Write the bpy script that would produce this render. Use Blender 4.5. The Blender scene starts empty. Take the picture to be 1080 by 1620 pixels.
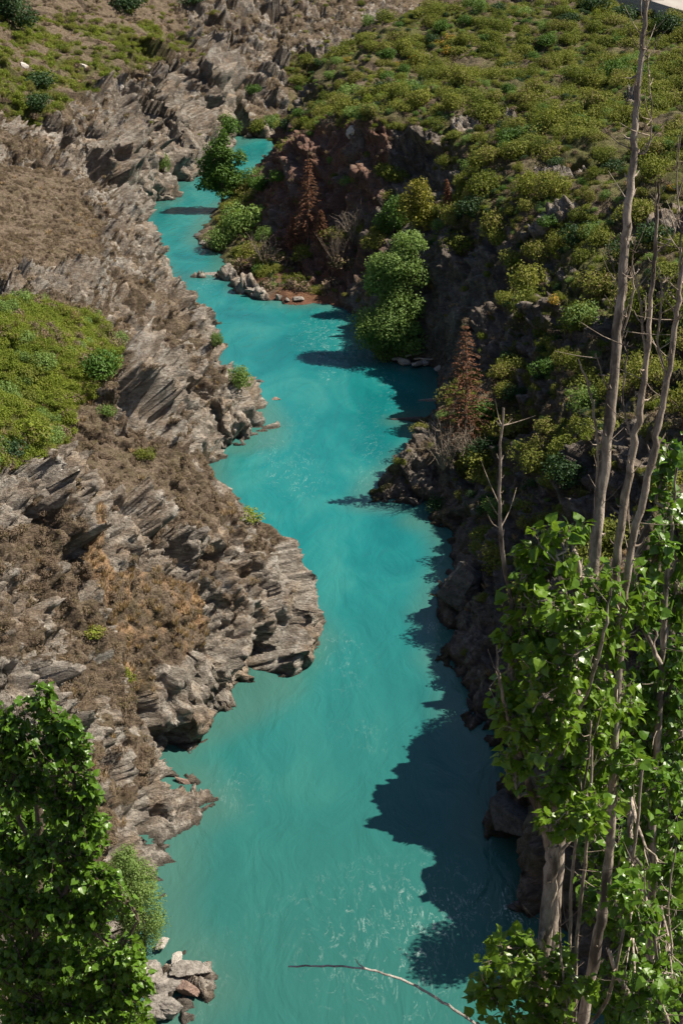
import bpy, math, random
import numpy as np
from mathutils import Vector
R = math.radians
random.seed(7)
rng = np.random.default_rng(11)
C = bpy.context.scene.collection
sc = bpy.context.scene

# ------------------------------------------------------------------ camera, light
H = 42.0; PITCH = 25.0; F = 2225.0          # camera height, degrees below horizontal, focal length in photo pixels
cam = bpy.data.objects.new('camera', bpy.data.cameras.new('camera')); C.objects.link(cam)
cam.location = (0, 0, H); cam.rotation_euler = (R(90 - PITCH), 0, 0)
cam.data.sensor_fit = 'VERTICAL'; cam.data.sensor_height = 24.0
cam.data.lens = 24.0 * F / 1620.0
cam.data.clip_start = 0.1; cam.data.clip_end = 5000
sc.camera = cam
to_sun = Vector((0.78, 0.10, 1.06)).normalized()
elev = math.asin(to_sun.z); azim = math.atan2(to_sun.x, to_sun.y)
w = bpy.data.worlds.new('World'); sc.world = w; w.use_nodes = True
nt = w.node_tree; bg = nt.nodes['Background']
sky = nt.nodes.new('ShaderNodeTexSky'); sky.sky_type = 'NISHITA'; sky.sun_disc = False
sky.sun_elevation = elev; sky.sun_rotation = azim
nt.links.new(sky.outputs[0], bg.inputs[0]); bg.inputs[1].default_value = 0.055
sun = bpy.data.objects.new('sun', bpy.data.lights.new('sun', 'SUN')); C.objects.link(sun)
sun.data.energy = 5.0; sun.data.angle = R(0.5); sun.data.color = (1.0, 0.915, 0.77)
sun.rotation_euler = to_sun.to_track_quat('Z', 'Y').to_euler(); sun.location = (60, -30, 120)
vs = sc.view_settings; vs.view_transform = 'Standard'; vs.look = 'None'; vs.exposure = 0.9; vs.gamma = 1.0
vs.use_curve_mapping = False
sc.cycles.max_bounces = 5; sc.cycles.diffuse_bounces = 2; sc.cycles.glossy_bounces = 2
sc.cycles.transmission_bounces = 3; sc.cycles.transparent_max_bounces = 4

cp, sp = math.cos(R(PITCH)), math.sin(R(PITCH))
def ray(px, py):
    X = (px - 540) / F; Y = (810 - py) / F
    return X, cp + Y * sp, -sp + Y * cp
def at(px, py, Y=None, z=None):
    """world point seen at photo pixel (px,py), at ground distance Y or at height z"""
    dx, dy, dz = ray(px, py)
    t = Y / dy if Y is not None else (z - H) / dz
    return np.array((dx * t, dy * t, H + dz * t))
def project(P):
    x, y, z = P[..., 0], P[..., 1], P[..., 2] - H
    dep = y * cp - z * sp
    up = y * sp + z * cp
    dep = np.where(dep < 0.05, 0.05, dep)
    return 540 + F * x / dep, 810 - F * up / dep, dep

# ------------------------------------------------------------------ noise
def _h(ix, iy, iz, s):
    h = (ix.astype(np.int64) * 374761393 + iy.astype(np.int64) * 668265263 + iz.astype(np.int64) * 2147483647 * 3 + s * 1274126177) & 0xffffffff
    h = ((h ^ (h >> 13)) * 1274126177) & 0xffffffff
    h = ((h ^ (h >> 16)) * 2246822519) & 0xffffffff
    return (h ^ (h >> 15)) & 0xffffffff
_g = rng.normal(size=(256, 3)); _g /= np.linalg.norm(_g, axis=1)[:, None]
def perlin(P, s=0):
    i = np.floor(P).astype(np.int64); f = P - i; u = f * f * f * (f * (f * 6 - 15) + 10)
    out = 0
    for a in (0, 1):
        wx = u[:, 0] if a else 1 - u[:, 0]
        for b in (0, 1):
            wy = u[:, 1] if b else 1 - u[:, 1]
            for c in (0, 1):
                wz = u[:, 2] if c else 1 - u[:, 2]
                g = _g[_h(i[:, 0] + a, i[:, 1] + b, i[:, 2] + c, s) & 255]
                out = out + wx * wy * wz * ((f[:, 0] - a) * g[:, 0] + (f[:, 1] - b) * g[:, 1] + (f[:, 2] - c) * g[:, 2])
    return out * 1.6
def fbm(P, o=4, s=0, gain=.5):
    r = 0; a = 1; n = 0
    for k in range(o):
        r = r + a * perlin(P * (2.03 ** k) + 17.3 * k, s + k); n += a; a *= gain
    return r / n
def facets(P, s=0, tilt=0.9):
    """chiselled blocks: nearest Voronoi cell, each with its own height and tilt; also the edge distance"""
    i = np.floor(P).astype(np.int64)
    d1 = np.full(len(P), 9.); d2 = np.full(len(P), 9.); val = np.zeros(len(P))
    for a in (-1, 0, 1):
        for b in (-1, 0, 1):
            for c in (-1, 0, 1):
                j = i + (a, b, c); h = _h(j[:, 0], j[:, 1], j[:, 2], s)
                o = np.stack([(h & 1023) / 1023., ((h >> 10) & 1023) / 1023., ((h >> 20) & 1023) / 1023.], 1)
                df = P - (j + o); d = (df * df).sum(1)
                g = _g[(h >> 5) & 255]; v = ((h >> 7) & 255) / 255. - .5 + tilt * (df * g).sum(1)
                nb = d < d1; d2 = np.where(nb, d1, np.minimum(d2, d)); val = np.where(nb, v, val); d1 = np.where(nb, d, d1)
    return val, np.sqrt(d2) - np.sqrt(d1)
def sst(a, b, x):
    t = np.clip((x - a) / (b - a), 0, 1); return t * t * (3 - 2 * t)

# ------------------------------------------------------------------ shores of the river, in world metres
def W(*l): return [tuple(at(a, b, z=0)[:2]) for a, b in l]
left_shore = [(300, -60), (60, 19), (25, 29), (8, 33), (-3, 35.5), (-7, 38)] + \
    W((215, 1620), (262, 1622), (325, 1570), (300, 1515), (266, 1486), (256, 1440), (262, 1400), (275, 1345), (272, 1320), (334, 1275), (330, 1262), (290, 1262), (285, 1242), (304, 1238), (298, 1228), (262, 1212),
      (300, 1170), (352, 1142), (392, 1122), (440, 1088), (452, 1055), (474, 1036), (493, 1012)) + \
    [(-2.3, 74.3), (-4.2, 79), (-6.6, 84), (-9, 91), (-10, 98)] + \
    W((345, 712), (372, 712), (422, 700), (430, 672), (412, 642)) + [(-8.6, 111.5), (-11.2, 118), (-13.5, 128), (-17.5, 146), (-27, 176)] + \
    W((226, 338), (250, 326), (275, 316), (276, 300), (297, 284), (325, 268), (350, 245), (375, 228), (392, 221), (445, 216)) + \
    [(4, 247), (25, 255), (60, 262), (150, 275), (400, 280)]
right_shore = [(400, 262), (150, 255), (60, 245), (25, 240), (4, 234)] + \
    W((453, 226), (448, 238), (434, 262), (412, 285), (390, 303), (352, 322), (336, 336), (318, 362), (310, 378), (322, 392), (348, 402), (354, 415), (345, 428), (312, 436), (345, 441), (378, 443), (380, 460), (405, 466), (432, 476),
      (470, 483), (500, 480), (545, 487), (566, 503), (572, 530), (590, 562), (625, 575), (668, 580), (688, 590), (692, 618), (690, 652), (634, 666), (682, 676)) + \
    [(6.6, 103.5), (4.6, 99), (2.7, 95.5)] + \
    W((578, 797), (640, 801), (672, 803), (664, 824), (695, 838), (712, 862), (716, 884)) + [(6.6, 79.5)] + \
    W((686, 972), (696, 992), (714, 1006), (702, 1042), (735, 1084), (730, 1130), (766, 1165), (792, 1232), (768, 1318), (850, 1345), (822, 1430), (880, 1480), (890, 1560), (915, 1605)) + \
    [(14, 41), (25, 39), (60, 31), (300, -40)]
river = np.array(left_shore + right_shore)

def sdf(x, y):
    """signed distance to the river outline, positive on land"""
    d = np.full(x.shape, 1e9); ins = np.zeros(x.shape, bool)
    n = len(river)
    for k in range(n):
        ax, ay = river[k]; bx, by = river[(k + 1) % n]
        ex, ey = bx - ax, by - ay
        t = np.clip(((x - ax) * ex + (y - ay) * ey) / (ex * ex + ey * ey + 1e-9), 0, 1)
        d = np.minimum(d, (x - ax - t * ex) ** 2 + (y - ay - t * ey) ** 2)
        if ay != by:
            ins ^= ((ay > y) != (by > y)) & (x < (bx - ax) * (y - ay) / (by - ay) + ax)
    d = np.sqrt(d)
    return np.where(ins, -d, d)

# ------------------------------------------------------------------ heights: seen points (pixel + distance) and hidden ones
seen = [
 # left bank, near headland
 (180,1200,54),(100,1100,52),(0,1000,50),(0,1200,47.5),(150,1000,57),(300,1000,63.4),(400,1000,68.3),(300,1100,62.3),(200,850,65),
 (350,850,71),(415,835,75.3),(443,826,76.0),(474,925,73.2),(380,775,79.5),(352,712,87.5),(100,750,69),(0,860,55),(100,950,57.5),(230,1130,58.2),(440,1000,70),
 (200,650,82),(290,650,90),(0,750,60),(50,620,68),(0,640,66),(150,520,85),(50,500,81),(0,500,77),(168,578,76.5),(130,660,74.5),(200,610,83),
 # second headland
 (0,440,93),(100,450,101),(200,450,112),(270,450,118),(200,550,94),(280,600,98),(350,620,104),(395,640,105.2),(398,655,103.8),(375,662,103.2),(350,690,102.4),(372,595,108),(345,545,112),(318,480,118.5),
 (270,412,128),(230,347,140),(180,305,149),(100,250,156),(0,198,161),(100,350,124),(0,350,119),(0,270,140),(180,380,126),
 # third
 (200,260,182),(250,220,192),(150,200,180),(100,150,188),(300,165,206),(250,100,211),(100,80,207),(0,100,186),(0,20,220),(200,30,236),(330,110,228),
 (350,30,255),(370,180,235),(435,185,239),(440,100,252),(450,20,266),(520,50,260),(600,20,272),(700,5,284),(60,200,175),
 # right bank near
 (720,975,74.2),(735,915,75.5),(700,900,76.4),(790,900,74.5),(780,1000,70.5),(850,800,76),(900,700,78),(1000,700,70),(1080,800,60),(1000,900,60),(900,950,65),(1080,1000,51),(950,1100,54),(800,1130,62.4),
 (1080,1300,43),(1000,1500,43.8),(1080,1600,41.2),(800,1080,64.5),(770,960,73),
 # second right headland
 (640,722,94.2),(615,765,92.6),(650,760,92),(688,658,97.5),(720,610,102),(700,760,92),(760,830,83.5),(740,690,93.5),(790,690,91),(800,600,97),(850,650,88),(880,560,94),(1000,560,86),(1080,560,80),
 (700,490,121.5),(690,545,119),(740,450,118),(740,530,109),(820,470,109),(900,450,100),(1000,450,94),(1080,450,88),
 (700,365,126),(760,272,133),(695,430,124),(600,400,142),(650,360,142),(620,300,147),(640,205,151),(700,205,149),(590,200,153),(545,209,155),(482,224,163),(457,232,167),
 (430,290,166),(412,345,164),(490,300,160),(490,390,154),(560,300,150),(560,400,146),(545,455,143.5),(450,430,151),(400,410,155.5),(355,350,173),(388,322,180),(370,380,163),(410,375,161),
 (448,207,195),(480,132,198),(500,107,201),(560,52,215),(640,42,222),(740,3,240),
 (500,190,176),(550,150,184),(700,150,175),(650,100,194),(800,100,190),(800,30,222),(950,100,180),(1080,100,169),(1000,20,222),(1080,30,211),(900,200,143),(1080,200,128),
 (1000,300,112),(850,300,122),(800,370,117),(1080,350,102),(780,225,140),
]
hid = [(-8,80,6.5),(-4.0,76.2,6.2),(-22,70,17),(-32,75,20),(-30,100,18),(-40,130,20),(-45,170,22),(-60,210,26),(-70,120,26),(-26,50,18),(-18,38,10),(-14,30,14),(-25,20,24),(-40,30,26),
 (-8,24,13),(0,24,12.5),(8,22,12),(-8,12,24),(0,12,24),(8,12,24),(-6,4,32),(6,4,32),(0,0,38.2),(0,-6,39.5),(20,8,22),(-20,6,30),(20,-20,34),(-20,-20,40),(0,-30,42),(40,0,20),(100,-10,22),(0,-80,55),(80,-80,40),(-90,-60,50),
 (16,48,14),(9.5,55,12.5),(9.9,52,11.5),(11.5,46.5,6),(9.6,58.5,12),(10.4,61.5,8.5),(14,58,13),(13,66,7.5),(-29,161,4),(-35,169,5.5),(-26,170,1.5),(22,50,14),(28,60,18),(30,80,18),(36,100,20),(50,45,22),(50,70,24),(60,110,24),(70,150,25),(80,200,24),(60,232,20),(30,232,20),(100,225,22),(60,20,5),(120,60,36),
 (-120,150,34),(-100,60,36),(-80,250,32),(-20,300,30),(20,300,30),(60,300,30),(0,340,48),(80,330,46),(-80,330,52),(150,310,40),(150,150,32),(0,450,78),(200,450,80),(-200,420,85),(300,200,50),(-300,200,65),
 (250,0,45),(-250,0,65),(0,700,110),(500,600,120),(-500,600,120),(600,100,90),(-600,100,90),(600,-300,80),(-600,-300,80),(0,-300,80),(0,1200,160),(1000,1000,160),(-1000,1000,160),(1000,-300,120),(-1000,-300,120)]
cpnts = [tuple(at(a, b, Y=c)) for a, b, c in seen] + [tuple(map(float, h)) for h in hid]
for poly in (left_shore, right_shore):
    for (ax, ay), (bx, by) in zip(poly[:-1], poly[1:]):
        L = math.hypot(bx - ax, by - ay); n = max(1, int(L / (2.5 if L < 40 else 25)))
        for k in range(n):
            t = k / n; cpnts.append((ax + (bx - ax) * t, ay + (by - ay) * t, 0.25))
cpnts = np.array(cpnts)
_keep = []
for k, p in enumerate(cpnts):
    if all((p[0] - cpnts[j][0]) ** 2 + (p[1] - cpnts[j][1]) ** 2 > 0.5 for j in _keep): _keep.append(k)
cpnts = cpnts[_keep]
def kern(dx, dy): return np.sqrt(dx * dx + dy * dy + 1.0)
A = -kern(cpnts[:, None, 0] - cpnts[None, :, 0], cpnts[:, None, 1] - cpnts[None, :, 1])
n = len(cpnts); M = np.zeros((n + 1, n + 1)); M[:n, :n] = A + np.eye(n) * 0.8; M[:n, n] = 1; M[n, :n] = 1
sol = np.linalg.solve(M, np.append(cpnts[:, 2], 0))
def rbf(x, y):
    o = np.full(x.shape, sol[n])
    for k in range(n):
        o -= sol[k] * kern(x - cpnts[k, 0], y - cpnts[k, 1])
    return o

# ------------------------------------------------------------------ terrain grid, finer towards the places seen large
def rows():
    y = [-300., -200, -140, -100, -70, -50, -35, -25, -15, -8, -4, 0, 3]
    while y[-1] < 34: y.append(y[-1] + 0.7)
    while y[-1] < 300: y.append(y[-1] + max(0.09, 0.00128 * y[-1]))
    while y[-1] < 1200: y.append(y[-1] * 1.025)
    return np.array(y)
YR = rows()
uc = np.linspace(-0.29, 0.29, 560)
ext = [0.292]
while ext[-1] < 2.6: ext.append(ext[-1] + 0.004 + (ext[-1] - 0.29) * 0.12)
UC = np.concatenate([-np.array(ext[::-1]), uc, np.array(ext)])
WR = np.maximum(np.abs(YR), 36.0)
GX = UC[None, :] * WR[:, None]; GY = np.repeat(YR[:, None], len(UC), 1)
nr, nc = GX.shape
x = GX.ravel(); y = GY.ravel()
Q = np.stack([x, y, np.zeros_like(x)], 1)
wx = 0.4 * perlin(Q / 4.5, 1) + 0.45 * perlin(Q / 1.6, 2) + .22 * perlin(Q / .6, 12)
wy = 0.4 * perlin(Q / 4.5, 3) + 0.45 * perlin(Q / 1.6, 4) + .22 * perlin(Q / .6, 14)
dist = sdf(x + wx, y + wy)
h = rbf(x + wx * .4, y + wy * .4)
amp = sst(2, 14, dist) * 1.3 + .15
h = h + amp * (fbm(Q / 9.0, 3, 5) * 1.1)
h = np.where(dist > 0, np.maximum(h, 0.15 + 0.22 * np.minimum(dist, 6)), h)
z = np.where(dist > 0, 0.02 + h * sst(-0.3, 1.1, dist), -0.05 - np.minimum(3, -dist * 1.0))
P = np.stack([x, y, z], 1).reshape(nr, nc, 3)
def normals(P):
    du = np.gradient(P, axis=1); dv = np.gradient(P, axis=0)
    N = np.cross(du, dv); N /= np.linalg.norm(N, axis=2)[:, :, None] + 1e-9
    return N
N0 = normals(P)
def blur(a, k):
    for _ in range(k):
        a = (np.roll(a, 1, 0) + np.roll(a, -1, 0) + 2 * a) / 4; a = (np.roll(a, 1, 1) + np.roll(a, -1, 1) + 2 * a) / 4
    return a
slope = 1 - N0[:, :, 2]
PX, PY, DEP = project(P)
def inpoly(poly, px=None, py=None):
    px = PX if px is None else px; py = PY if py is None else py
    ins = np.zeros(px.shape, bool); m = len(poly)
    for k in range(m):
        ax, ay = poly[k]; bx, by = poly[(k + 1) % m]
        if ay != by: ins ^= ((ay > py) != (by > py)) & (px < (bx - ax) * (py - ay) / (by - ay) + ax)
    return ins
side_right = P[:, :, 0] > np.interp(P[:, :, 1], [0, 42, 75, 110, 140, 165, 200, 235], [3, 3, 2, 0, -6, -19, -18, -9])
Qf = P.reshape(-1, 3)
nz1 = fbm(Qf / 5.0, 4, 21).reshape(nr, nc); nz2 = fbm(Qf / 1.3, 3, 31).reshape(nr, nc)
bench = blur((inpoly([(-300, 470), (60, 478), (150, 500), (200, 545), (165, 610), (120, 640), (110, 690), (60, 725), (10, 735), (-300, 850)]) & (P[:, :, 1] < 102)).astype(float), 6)
upper = blur((inpoly([(-400, 10), (-10, 20), (120, 40), (240, 40), (300, 80), (200, 110), (150, 150), (60, 190), (-400, 190)]) & (P[:, :, 1] > 150) & ~side_right).astype(float), 4)
straw = blur(((inpoly([(160, 930), (210, 890), (330, 930), (345, 1010), (270, 1050), (215, 1040)]) | inpoly([(135, 800), (155, 800), (175, 900), (235, 1020), (250, 1090), (225, 1090), (190, 1000), (150, 920)])) & (P[:, :, 1] < 80)).astype(float), 6)
rock = sst(0.17, 0.42, slope + nz1 * 0.16 + nz2 * 0.10)
dd = dist.reshape(nr, nc)
rock = np.maximum(rock, sst(3.0, 0.8, dd + nz1 * 1.5))
farhill = (~side_right & (P[:, :, 1] > 228)) | ((P[:, :, 1] > 255))
rock = np.where(side_right & ~farhill, rock * sst(.22, .45, slope + nz1 * .12), rock)
def region(polys, cond=True, k=5):
    m = np.zeros(PX.shape, bool)
    for p in polys: m |= inpoly(p)
    return blur((m & cond).astype(float), k)
Yg = P[:, :, 1]
rocky = region([[(-200, 430), (120, 400), (235, 322), (290, 400), (360, 530), (420, 700), (330, 715), (290, 600), (210, 520), (160, 490), (60, 478), (-200, 470)]], ~side_right & (Yg < 150)) \
      + region([[(-200, 190), (100, 240), (225, 335), (190, 400), (60, 360), (-200, 320)]], ~side_right & (Yg > 115) & (Yg < 178)) * .8 \
      + region([[(80, 180), (180, 90), (260, 60), (330, 150), (400, 225), (280, 310), (215, 345), (150, 270), (70, 220)]], ~side_right & (Yg > 165)) \
      + region([[(250, -60), (760, -60), (600, 70), (440, 200), (400, 185), (330, 90)]], farhill) * .8
brown = region([[(-100, 850), (100, 800), (180, 900), (160, 1000), (60, 1060), (-100, 1000)], [(90, 1050), (215, 1040), (255, 1200), (175, 1370), (120, 1250)], [(215, 680), (330, 715), (450, 820), (430, 890), (320, 850), (225, 780)],
                [(60, 1060), (200, 960), (240, 1040), (120, 1120)], [(300, 880), (400, 850), (440, 900), (380, 960)]], ~side_right)
rock = rock * (1 - .8 * np.clip(straw * 1.5, 0, 1))
rock = np.clip(rock + .55 * np.clip(rocky, 0, 1) * sst(-.5, .2, nz1 + nz2 * .7) * (1 - rock) * 1.6, 0, 1)
rock = rock * (1 - .6 * np.clip(region([[(-600, 215), (90, 262), (170, 345), (150, 420), (-600, 440)]], ~side_right & (Yg > 100) & (Yg < 175)), 0, 1) * sst(-.3, .1, nz1 + nz2 * .5))
rock = rock * (1 - .75 * brown * sst(-.25, .2, nz1 * .8 + nz2))
cliffr = region([[(405, 215), (600, 195), (700, 215), (690, 360), (640, 480), (560, 500), (400, 370)], [(640, 420), (800, 380), (800, 500), (780, 620), (690, 610)], [(590, 800), (690, 640), (760, 760), (680, 820)],
                 [(670, 880), (820, 860), (840, 1500), (740, 1150)], [(1000, 1000), (1300, 1000), (1400, 1700), (800, 1700), (800, 1100)]], side_right & (Yg < 240)) + .42 * region([[(880, 555), (1300, 555), (1300, 1000), (800, 1050), (700, 850), (800, 700)]], side_right)
cliffr = np.clip(cliffr, 0, 1)
scree = region([[(840, 372), (870, 345), (905, 325), (925, 335), (890, 360), (850, 385)], [(1005, 335), (1045, 320), (1100, 335), (1100, 355), (1040, 350), (1010, 355)], [(985, 160), (1010, 158), (1012, 178), (985, 180)], [(710, 200), (775, 180), (782, 186), (725, 212)], [(845, 262), (925, 250), (930, 268), (850, 290)], [(795, 185), (830, 180), (835, 190), (800, 200)]], side_right, 2)
rock = np.maximum(rock, np.clip(scree * 1.5, 0, 1))
rock = np.maximum(rock, cliffr * sst(-.45, .0, nz1 + slope * .9 - .2))
bench = np.clip(blur(bench, 14) * 1.9 - .45 + nz1 * .55 + nz2 * .3, 0, 1)
green = bench * sst(-.5, .1, nz1 + nz2 * .5 + bench * .3)
green = np.maximum(green, upper * sst(-.25, .2, nz1))
green = np.where(side_right & ~farhill, sst(-.3, .4, nz1 + .1) * (1 - .8 * cliffr), green)
rock = rock * (1 - .92 * np.clip(bench * 1.3, 0, 1)) * (1 - .8 * upper)
# chiselled schist: blocks flattened along the foliation
ax3 = np.array((0.45, -0.25, 0.86)); ax3 /= np.linalg.norm(ax3)
ax1 = np.cross((0, 1, 0), ax3); ax1 /= np.linalg.norm(ax1); ax2 = np.cross(ax3, ax1)
near = (Qf[:, 1] > 33) & (Qf[:, 1] < 330) & (np.abs(Qf[:, 0]) < 0.36 * np.maximum(Qf[:, 1], 40))
def strata(Qn, size, thin):
    q = Qn + 0.35 * size * np.stack([perlin(Qn / size * .7, 71), perlin(Qn / size * .7, 72), perlin(Qn / size * .7, 73)], 1)
    return np.stack([q @ ax1 / size, q @ ax2 / size, q @ ax3 / (size * thin)], 1)
disp = np.zeros(len(Qf)); crack = 0
Qn = Qf[near]
v1, e1 = facets(strata(Qn, 4.2, .55), 41); v2, e2 = facets(strata(Qn, 1.5, .42), 42); v3, e3 = facets(strata(Qn, .62, .38), 43)
qs = Qn + .9 * np.stack([perlin(Qn / 3.2, 81), perlin(Qn / 3.2, 82), perlin(Qn / 3.2, 83)], 1)
def saw(size, s_):
    t = qs @ ax3 / size + 1.9 * perlin(Qn / (size * 2.8), s_) + .25 * perlin(Qn / (size * .6), s_ + 1); f = t - np.floor(t)
    return f * sst(1.0, .88, f) * (.4 + .9 * np.clip(perlin(Qn / (size * 2.2), s_ + 5) + .5, 0, 1))
v0, e0 = facets(strata(Qn, 9.5, .8), 40)
disp[near] = 2.6 * v0 * np.where(side_right.ravel()[near], .5, 1) + 1.0 * saw(1.9, 301) + .24 * saw(.7, 311) + 2.1 * v1 + .85 * v2 + .36 * v3 + .14 * facets(strata(Qn, .27, .4), 47)[0] + .22 * fbm(Qn / 1.1, 3, 44) - .35 * sst(.12, 0, e2) - .16 * sst(.12, 0, e3)
rk = rock.ravel()
distd = np.where(near, Qf[:, 1], 999)
soft = .30 * fbm(Qf / 1.6, 4, 55) * sst(0, 2, dist)
calm = blur(region([[(-600, 215), (90, 262), (170, 345), (150, 420), (-600, 440)]], ~side_right & (Yg > 100) & (Yg < 175)) + region([[(215, 690), (320, 720), (425, 815), (400, 880), (320, 840), (235, 780)]], ~side_right), 4).ravel()[near]
farc = ((~side_right.ravel()[near]) & (Qn[:, 1] > 172)).astype(float)
disp[near] += farc * (2.6 * v0 + 1.4 * v1)
disp[near] *= 1 - .6 * np.clip(calm, 0, 1)
rn = rock.ravel()[near] > .5
disp[near] -= np.percentile(disp[near][rn], 66)
sr_ = side_right.ravel() & (Qf[:, 1] < 245)
lump = np.zeros(len(Qf)); lump[near] = fbm(Qn / 4.0, 3, 91) * 1.3
D = (disp * (.12 + .88 * rk) * sst(-1.5, .6, dist) * np.where(sr_, .55, 1.0) + np.where(sr_, lump * sst(0, 2, dist), 0) + soft).reshape(nr, nc)
Nb = N0.copy()
for a in range(3): Nb[:, :, a] = blur(N0[:, :, a], 5)
Nb /= np.linalg.norm(Nb, axis=2)[:, :, None]
shoredamp = sst(4, .5, dist).reshape(nr, nc)
D = np.where(D > 0, D * (1 - .5 * shoredamp), D * (1 - .35 * shoredamp))
P = P + Nb * D[:, :, None]
N1 = normals(P)
PX, PY, DEP = project(P)

def mesh_from(name, V, Fc, k, mat=None, smooth=False, parent=None):
    V = np.ascontiguousarray(V, dtype=np.float32); Fc = np.ascontiguousarray(Fc, dtype=np.int32)
    me = bpy.data.meshes.new(name); me.vertices.add(len(V)); me.vertices.foreach_set('co', V.ravel())
    me.loops.add(Fc.size); me.loops.foreach_set('vertex_index', Fc.ravel())
    me.polygons.add(len(Fc)); me.polygons.foreach_set('loop_start', np.arange(0, Fc.size, k, dtype=np.int32))
    me.polygons.foreach_set('loop_total', np.full(len(Fc), k, dtype=np.int32))
    me.polygons.foreach_set('use_smooth', np.full(len(Fc), smooth, dtype=bool))
    me.update(calc_edges=True)
    if mat: me.materials.append(mat)
    return me
def link(name, me, parent=None):
    o = bpy.data.objects.new(name, me); C.objects.link(o)
    if parent: o.parent = parent
    return o
def tag(o, label=None, cat=None, group=None, kind=None):
    if label: o['label'] = label
    if cat: o['category'] = cat
    if group: o['group'] = group
    if kind: o['kind'] = kind
    return o
def gridmesh(name, P, mat, smooth=True):
    r, c = P.shape[:2]; i = np.arange(r * c).reshape(r, c)
    f = np.stack([i[:-1, :-1], i[:-1, 1:], i[1:, 1:], i[1:, :-1]], -1).reshape(-1, 4)
    return mesh_from(name, P.reshape(-1, 3), f, 4, mat, smooth)

# ------------------------------------------------------------------ materials
class NM:
    def __init__(s, name):
        s.m = bpy.data.materials.new(name); s.m.use_nodes = True; s.t = s.m.node_tree; s.t.nodes.clear()
        s.out = s.n('ShaderNodeOutputMaterial')
    def n(s, kind, **kw):
        d = s.t.nodes.new(kind)
        for k, v in kw.items():
            if hasattr(d, k): setattr(d, k, v)
            else: s.set(d, k.replace('_', ' '), v)
        return d
    def set(s, d, key, v):
        i = d.inputs[key] if not isinstance(key, int) else d.inputs[key]
        if hasattr(v, 'is_output') or isinstance(v, bpy.types.NodeSocket): s.t.links.new(v, i)
        else: i.default_value = v
    def l(s, a, b): s.t.links.new(a, b)
    def noise(s, scale, detail=5, rough=.55, vec=None, dist=0):
        d = s.n('ShaderNodeTexNoise'); d.inputs['Scale'].default_value = scale; d.inputs['Detail'].default_value = detail
        d.inputs['Roughness'].default_value = rough; d.inputs['Distortion'].default_value = dist
        if vec: s.l(vec, d.inputs['Vector'])
        return d.outputs['Fac']
    def ramp(s, v, stops, interp='LINEAR'):
        d = s.n('ShaderNodeValToRGB'); d.color_ramp.interpolation = interp
        el = d.color_ramp.elements
        while len(el) < len(stops): el.new(.5)
        for e, (p, c) in zip(el, stops):
            e.position = p; e.color = (c, c, c, 1) if not hasattr(c, '__len__') else (*c[:3], 1)
        s.l(v, d.inputs[0]); return d.outputs[0]
    def mix(s, f, a, b, mode='MIX'):
        d = s.n('ShaderNodeMix'); d.data_type = 'RGBA'; d.blend_type = mode
        for v, i in ((f, 0), (a, 6), (b, 7)):
            if isinstance(v, bpy.types.NodeSocket): s.l(v, d.inputs[i])
            else: d.inputs[i].default_value = v if i == 0 else ((*v, 1) if len(v) == 3 else v)
        return d.outputs[2]
    def math(s, op, a, b=0.0, clamp=False):
        d = s.n('ShaderNodeMath'); d.operation = op; d.use_clamp = clamp
        for v, i in ((a, 0), (b, 1)):
            if isinstance(v, bpy.types.NodeSocket): s.l(v, d.inputs[i])
            else: d.inputs[i].default_value = v
        return d.outputs[0]
    def bump(s, h, strength, distance, prev=None):
        d = s.n('ShaderNodeBump'); d.inputs['Strength'].default_value = strength; d.inputs['Distance'].default_value = distance
        s.l(h, d.inputs['Height'])
        if prev: s.l(prev, d.inputs['Normal'])
        return d.outputs[0]

def mapped(n, scale, rot=(0, 0, 0), coord=None):
    g = n.n('ShaderNodeNewGeometry').outputs['Position'] if coord is None else coord
    mp = n.n('ShaderNodeMapping'); n.l(g, mp.inputs['Vector']); mp.inputs['Scale'].default_value = scale; mp.inputs['Rotation'].default_value = rot
    return mp.outputs[0]

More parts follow.
